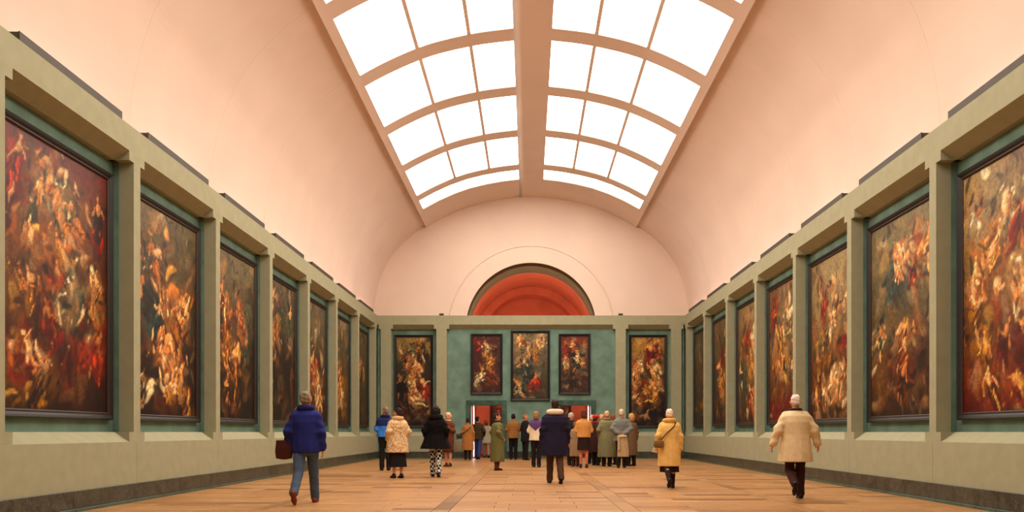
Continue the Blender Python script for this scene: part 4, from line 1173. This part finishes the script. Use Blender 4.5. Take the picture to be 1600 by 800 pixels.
# -- right group
person(893, 727, 1.74, -.4, 'grey haired man in black behind the striding man', dict(hem=.72, col=(28,24,30), name='jacket'), arms=('front','front'), hairstyle='short', hairc=(190,172,150), bottom=('trousers', (22,18,20)), head=(-.5,0))
person(899, 730, 1.42, .1, 'small person in a pale beige coat left of the tan vest', dict(hem=.40, col=(150,122,92), flare=1.1), arms=('down','down'), hairstyle='bob', hairc=(120,80,52), bottom=('trousers', (60,34,28)), depth=26.3)
person(912, 731, 1.76, .0, 'woman in a tan padded vest and dark skirt seen from behind', dict(hem=.93, col=(196,138,70), name='vest', flare=.98, fold=.02), arms=('front','front'), hairstyle='bun', hairc=(92,50,32),
       bottom=('skirt', (40,20,18), .54, .20), shoes=(30,16,14), skin=(190,118,84), bulk=1.05)
person(925, 727, 1.68, .3, 'light haired person in a dark rust coat between the vest and the red hat', dict(hem=.40, col=(84,34,22), flare=1.05), arms=('front','down'), hairstyle='short', hairc=(214,186,148), bottom=('trousers', (26,18,20)), depth=28.4)
person(931, 727, 1.66, -.5, 'person in a red hat and dark coat with a red scarf', dict(hem=.46, col=(52,26,26), flare=1.05), arms=('front','down'), hairstyle='hat', hairc=(70,36,26), bottom=('trousers', (24,18,20)), scarf=(176,40,26), head=(-.3,0), depth=27.2)
person(940, 724, 1.72, 2.9, 'person facing the camera behind the long grey green coat', dict(hem=.6, col=(120,104,70), flare=1.0), arms=('front','front'), hairstyle='bob', hairc=(186,140,100), bottom=('trousers', (30,24,22)), depth=29.2)
person(948, 730, 1.77, .12, 'person in a long grey green coat with their back turned', dict(hem=.30, col=(118,114,80), flare=1.18, fold=.03), arms=('pocket','front'), hairstyle='short', hairc=(214,168,128), bottom=('trousers', (24,18,20)), bulk=1.15, depth=26.3, collar=((150,120,86), .085, .03))
person(957, 725, 1.68, .5, 'dark haired person half hidden between the two grey coats', dict(hem=.5, col=(60,48,40)), arms=('front','front'), hairstyle='bob', hairc=(120,66,36), bottom=('trousers', (26,20,20)), depth=27.9)
p = person(971, 731, 1.80, -.05, 'grey haired man in a blue grey jacket with hands behind his back', dict(hem=.80, col=(112,112,108), name='jacket'), arms=('back','back'), hairstyle='thin', hairc=(204,186,164), bottom=('trousers', (28,22,24)), bulk=1.1, build=1.06)
# coat carried behind the back of that man
root, s, arm = p
oc = bpy.data.objects.new('folded_coat', None); COL.objects.link(oc); oc.location = at_person(p, (.01, -.335, .34)); oc.rotation_euler = root.rotation_euler
tag(oc, 'pale beige coat hanging from the hands of the man in blue grey', 'coat')
fn = lambda X, Y, Z: loft(X, Y, Z, [(.0,.175,.06),(.3,.165,.062),(.55,.15,.055),(.66,.12,.05)], fold=.10, nf=9, ph=1.0, foldz=(0,.8))
V_, F_ = surf_nets(fn, (-.26,-.14,-.03), (.26,.14,.72), .012); link('cloth_drape', np_mesh('cloth_drape', V_, F_, cloth((176,150,112))), oc)
fn = lambda X, Y, Z: smin(cap(X, Y, Z, (-.12,-.05,.60), (-.10,-.085,.22), .045, .038), cap(X, Y, Z, (-.12,-.05,.60), (.10,-.05,.62), .04, .04), .03)
V_, F_ = surf_nets(fn, (-.22,-.18,.12), (.22,.08,.72), .012); link('sleeve', np_mesh('sleeve', V_, F_, cloth((176,150,112))), oc)
person(986, 730, 1.70, .55, 'fair haired woman in a brown coat at the right edge of the group', dict(hem=.36, col=(112,88,62), flare=1.08), arms=('down','down'), hairstyle='long', hairc=(196,146,88), bottom=('trousers', (30,22,20)), shoes=(24,16,14), depth=26.7)
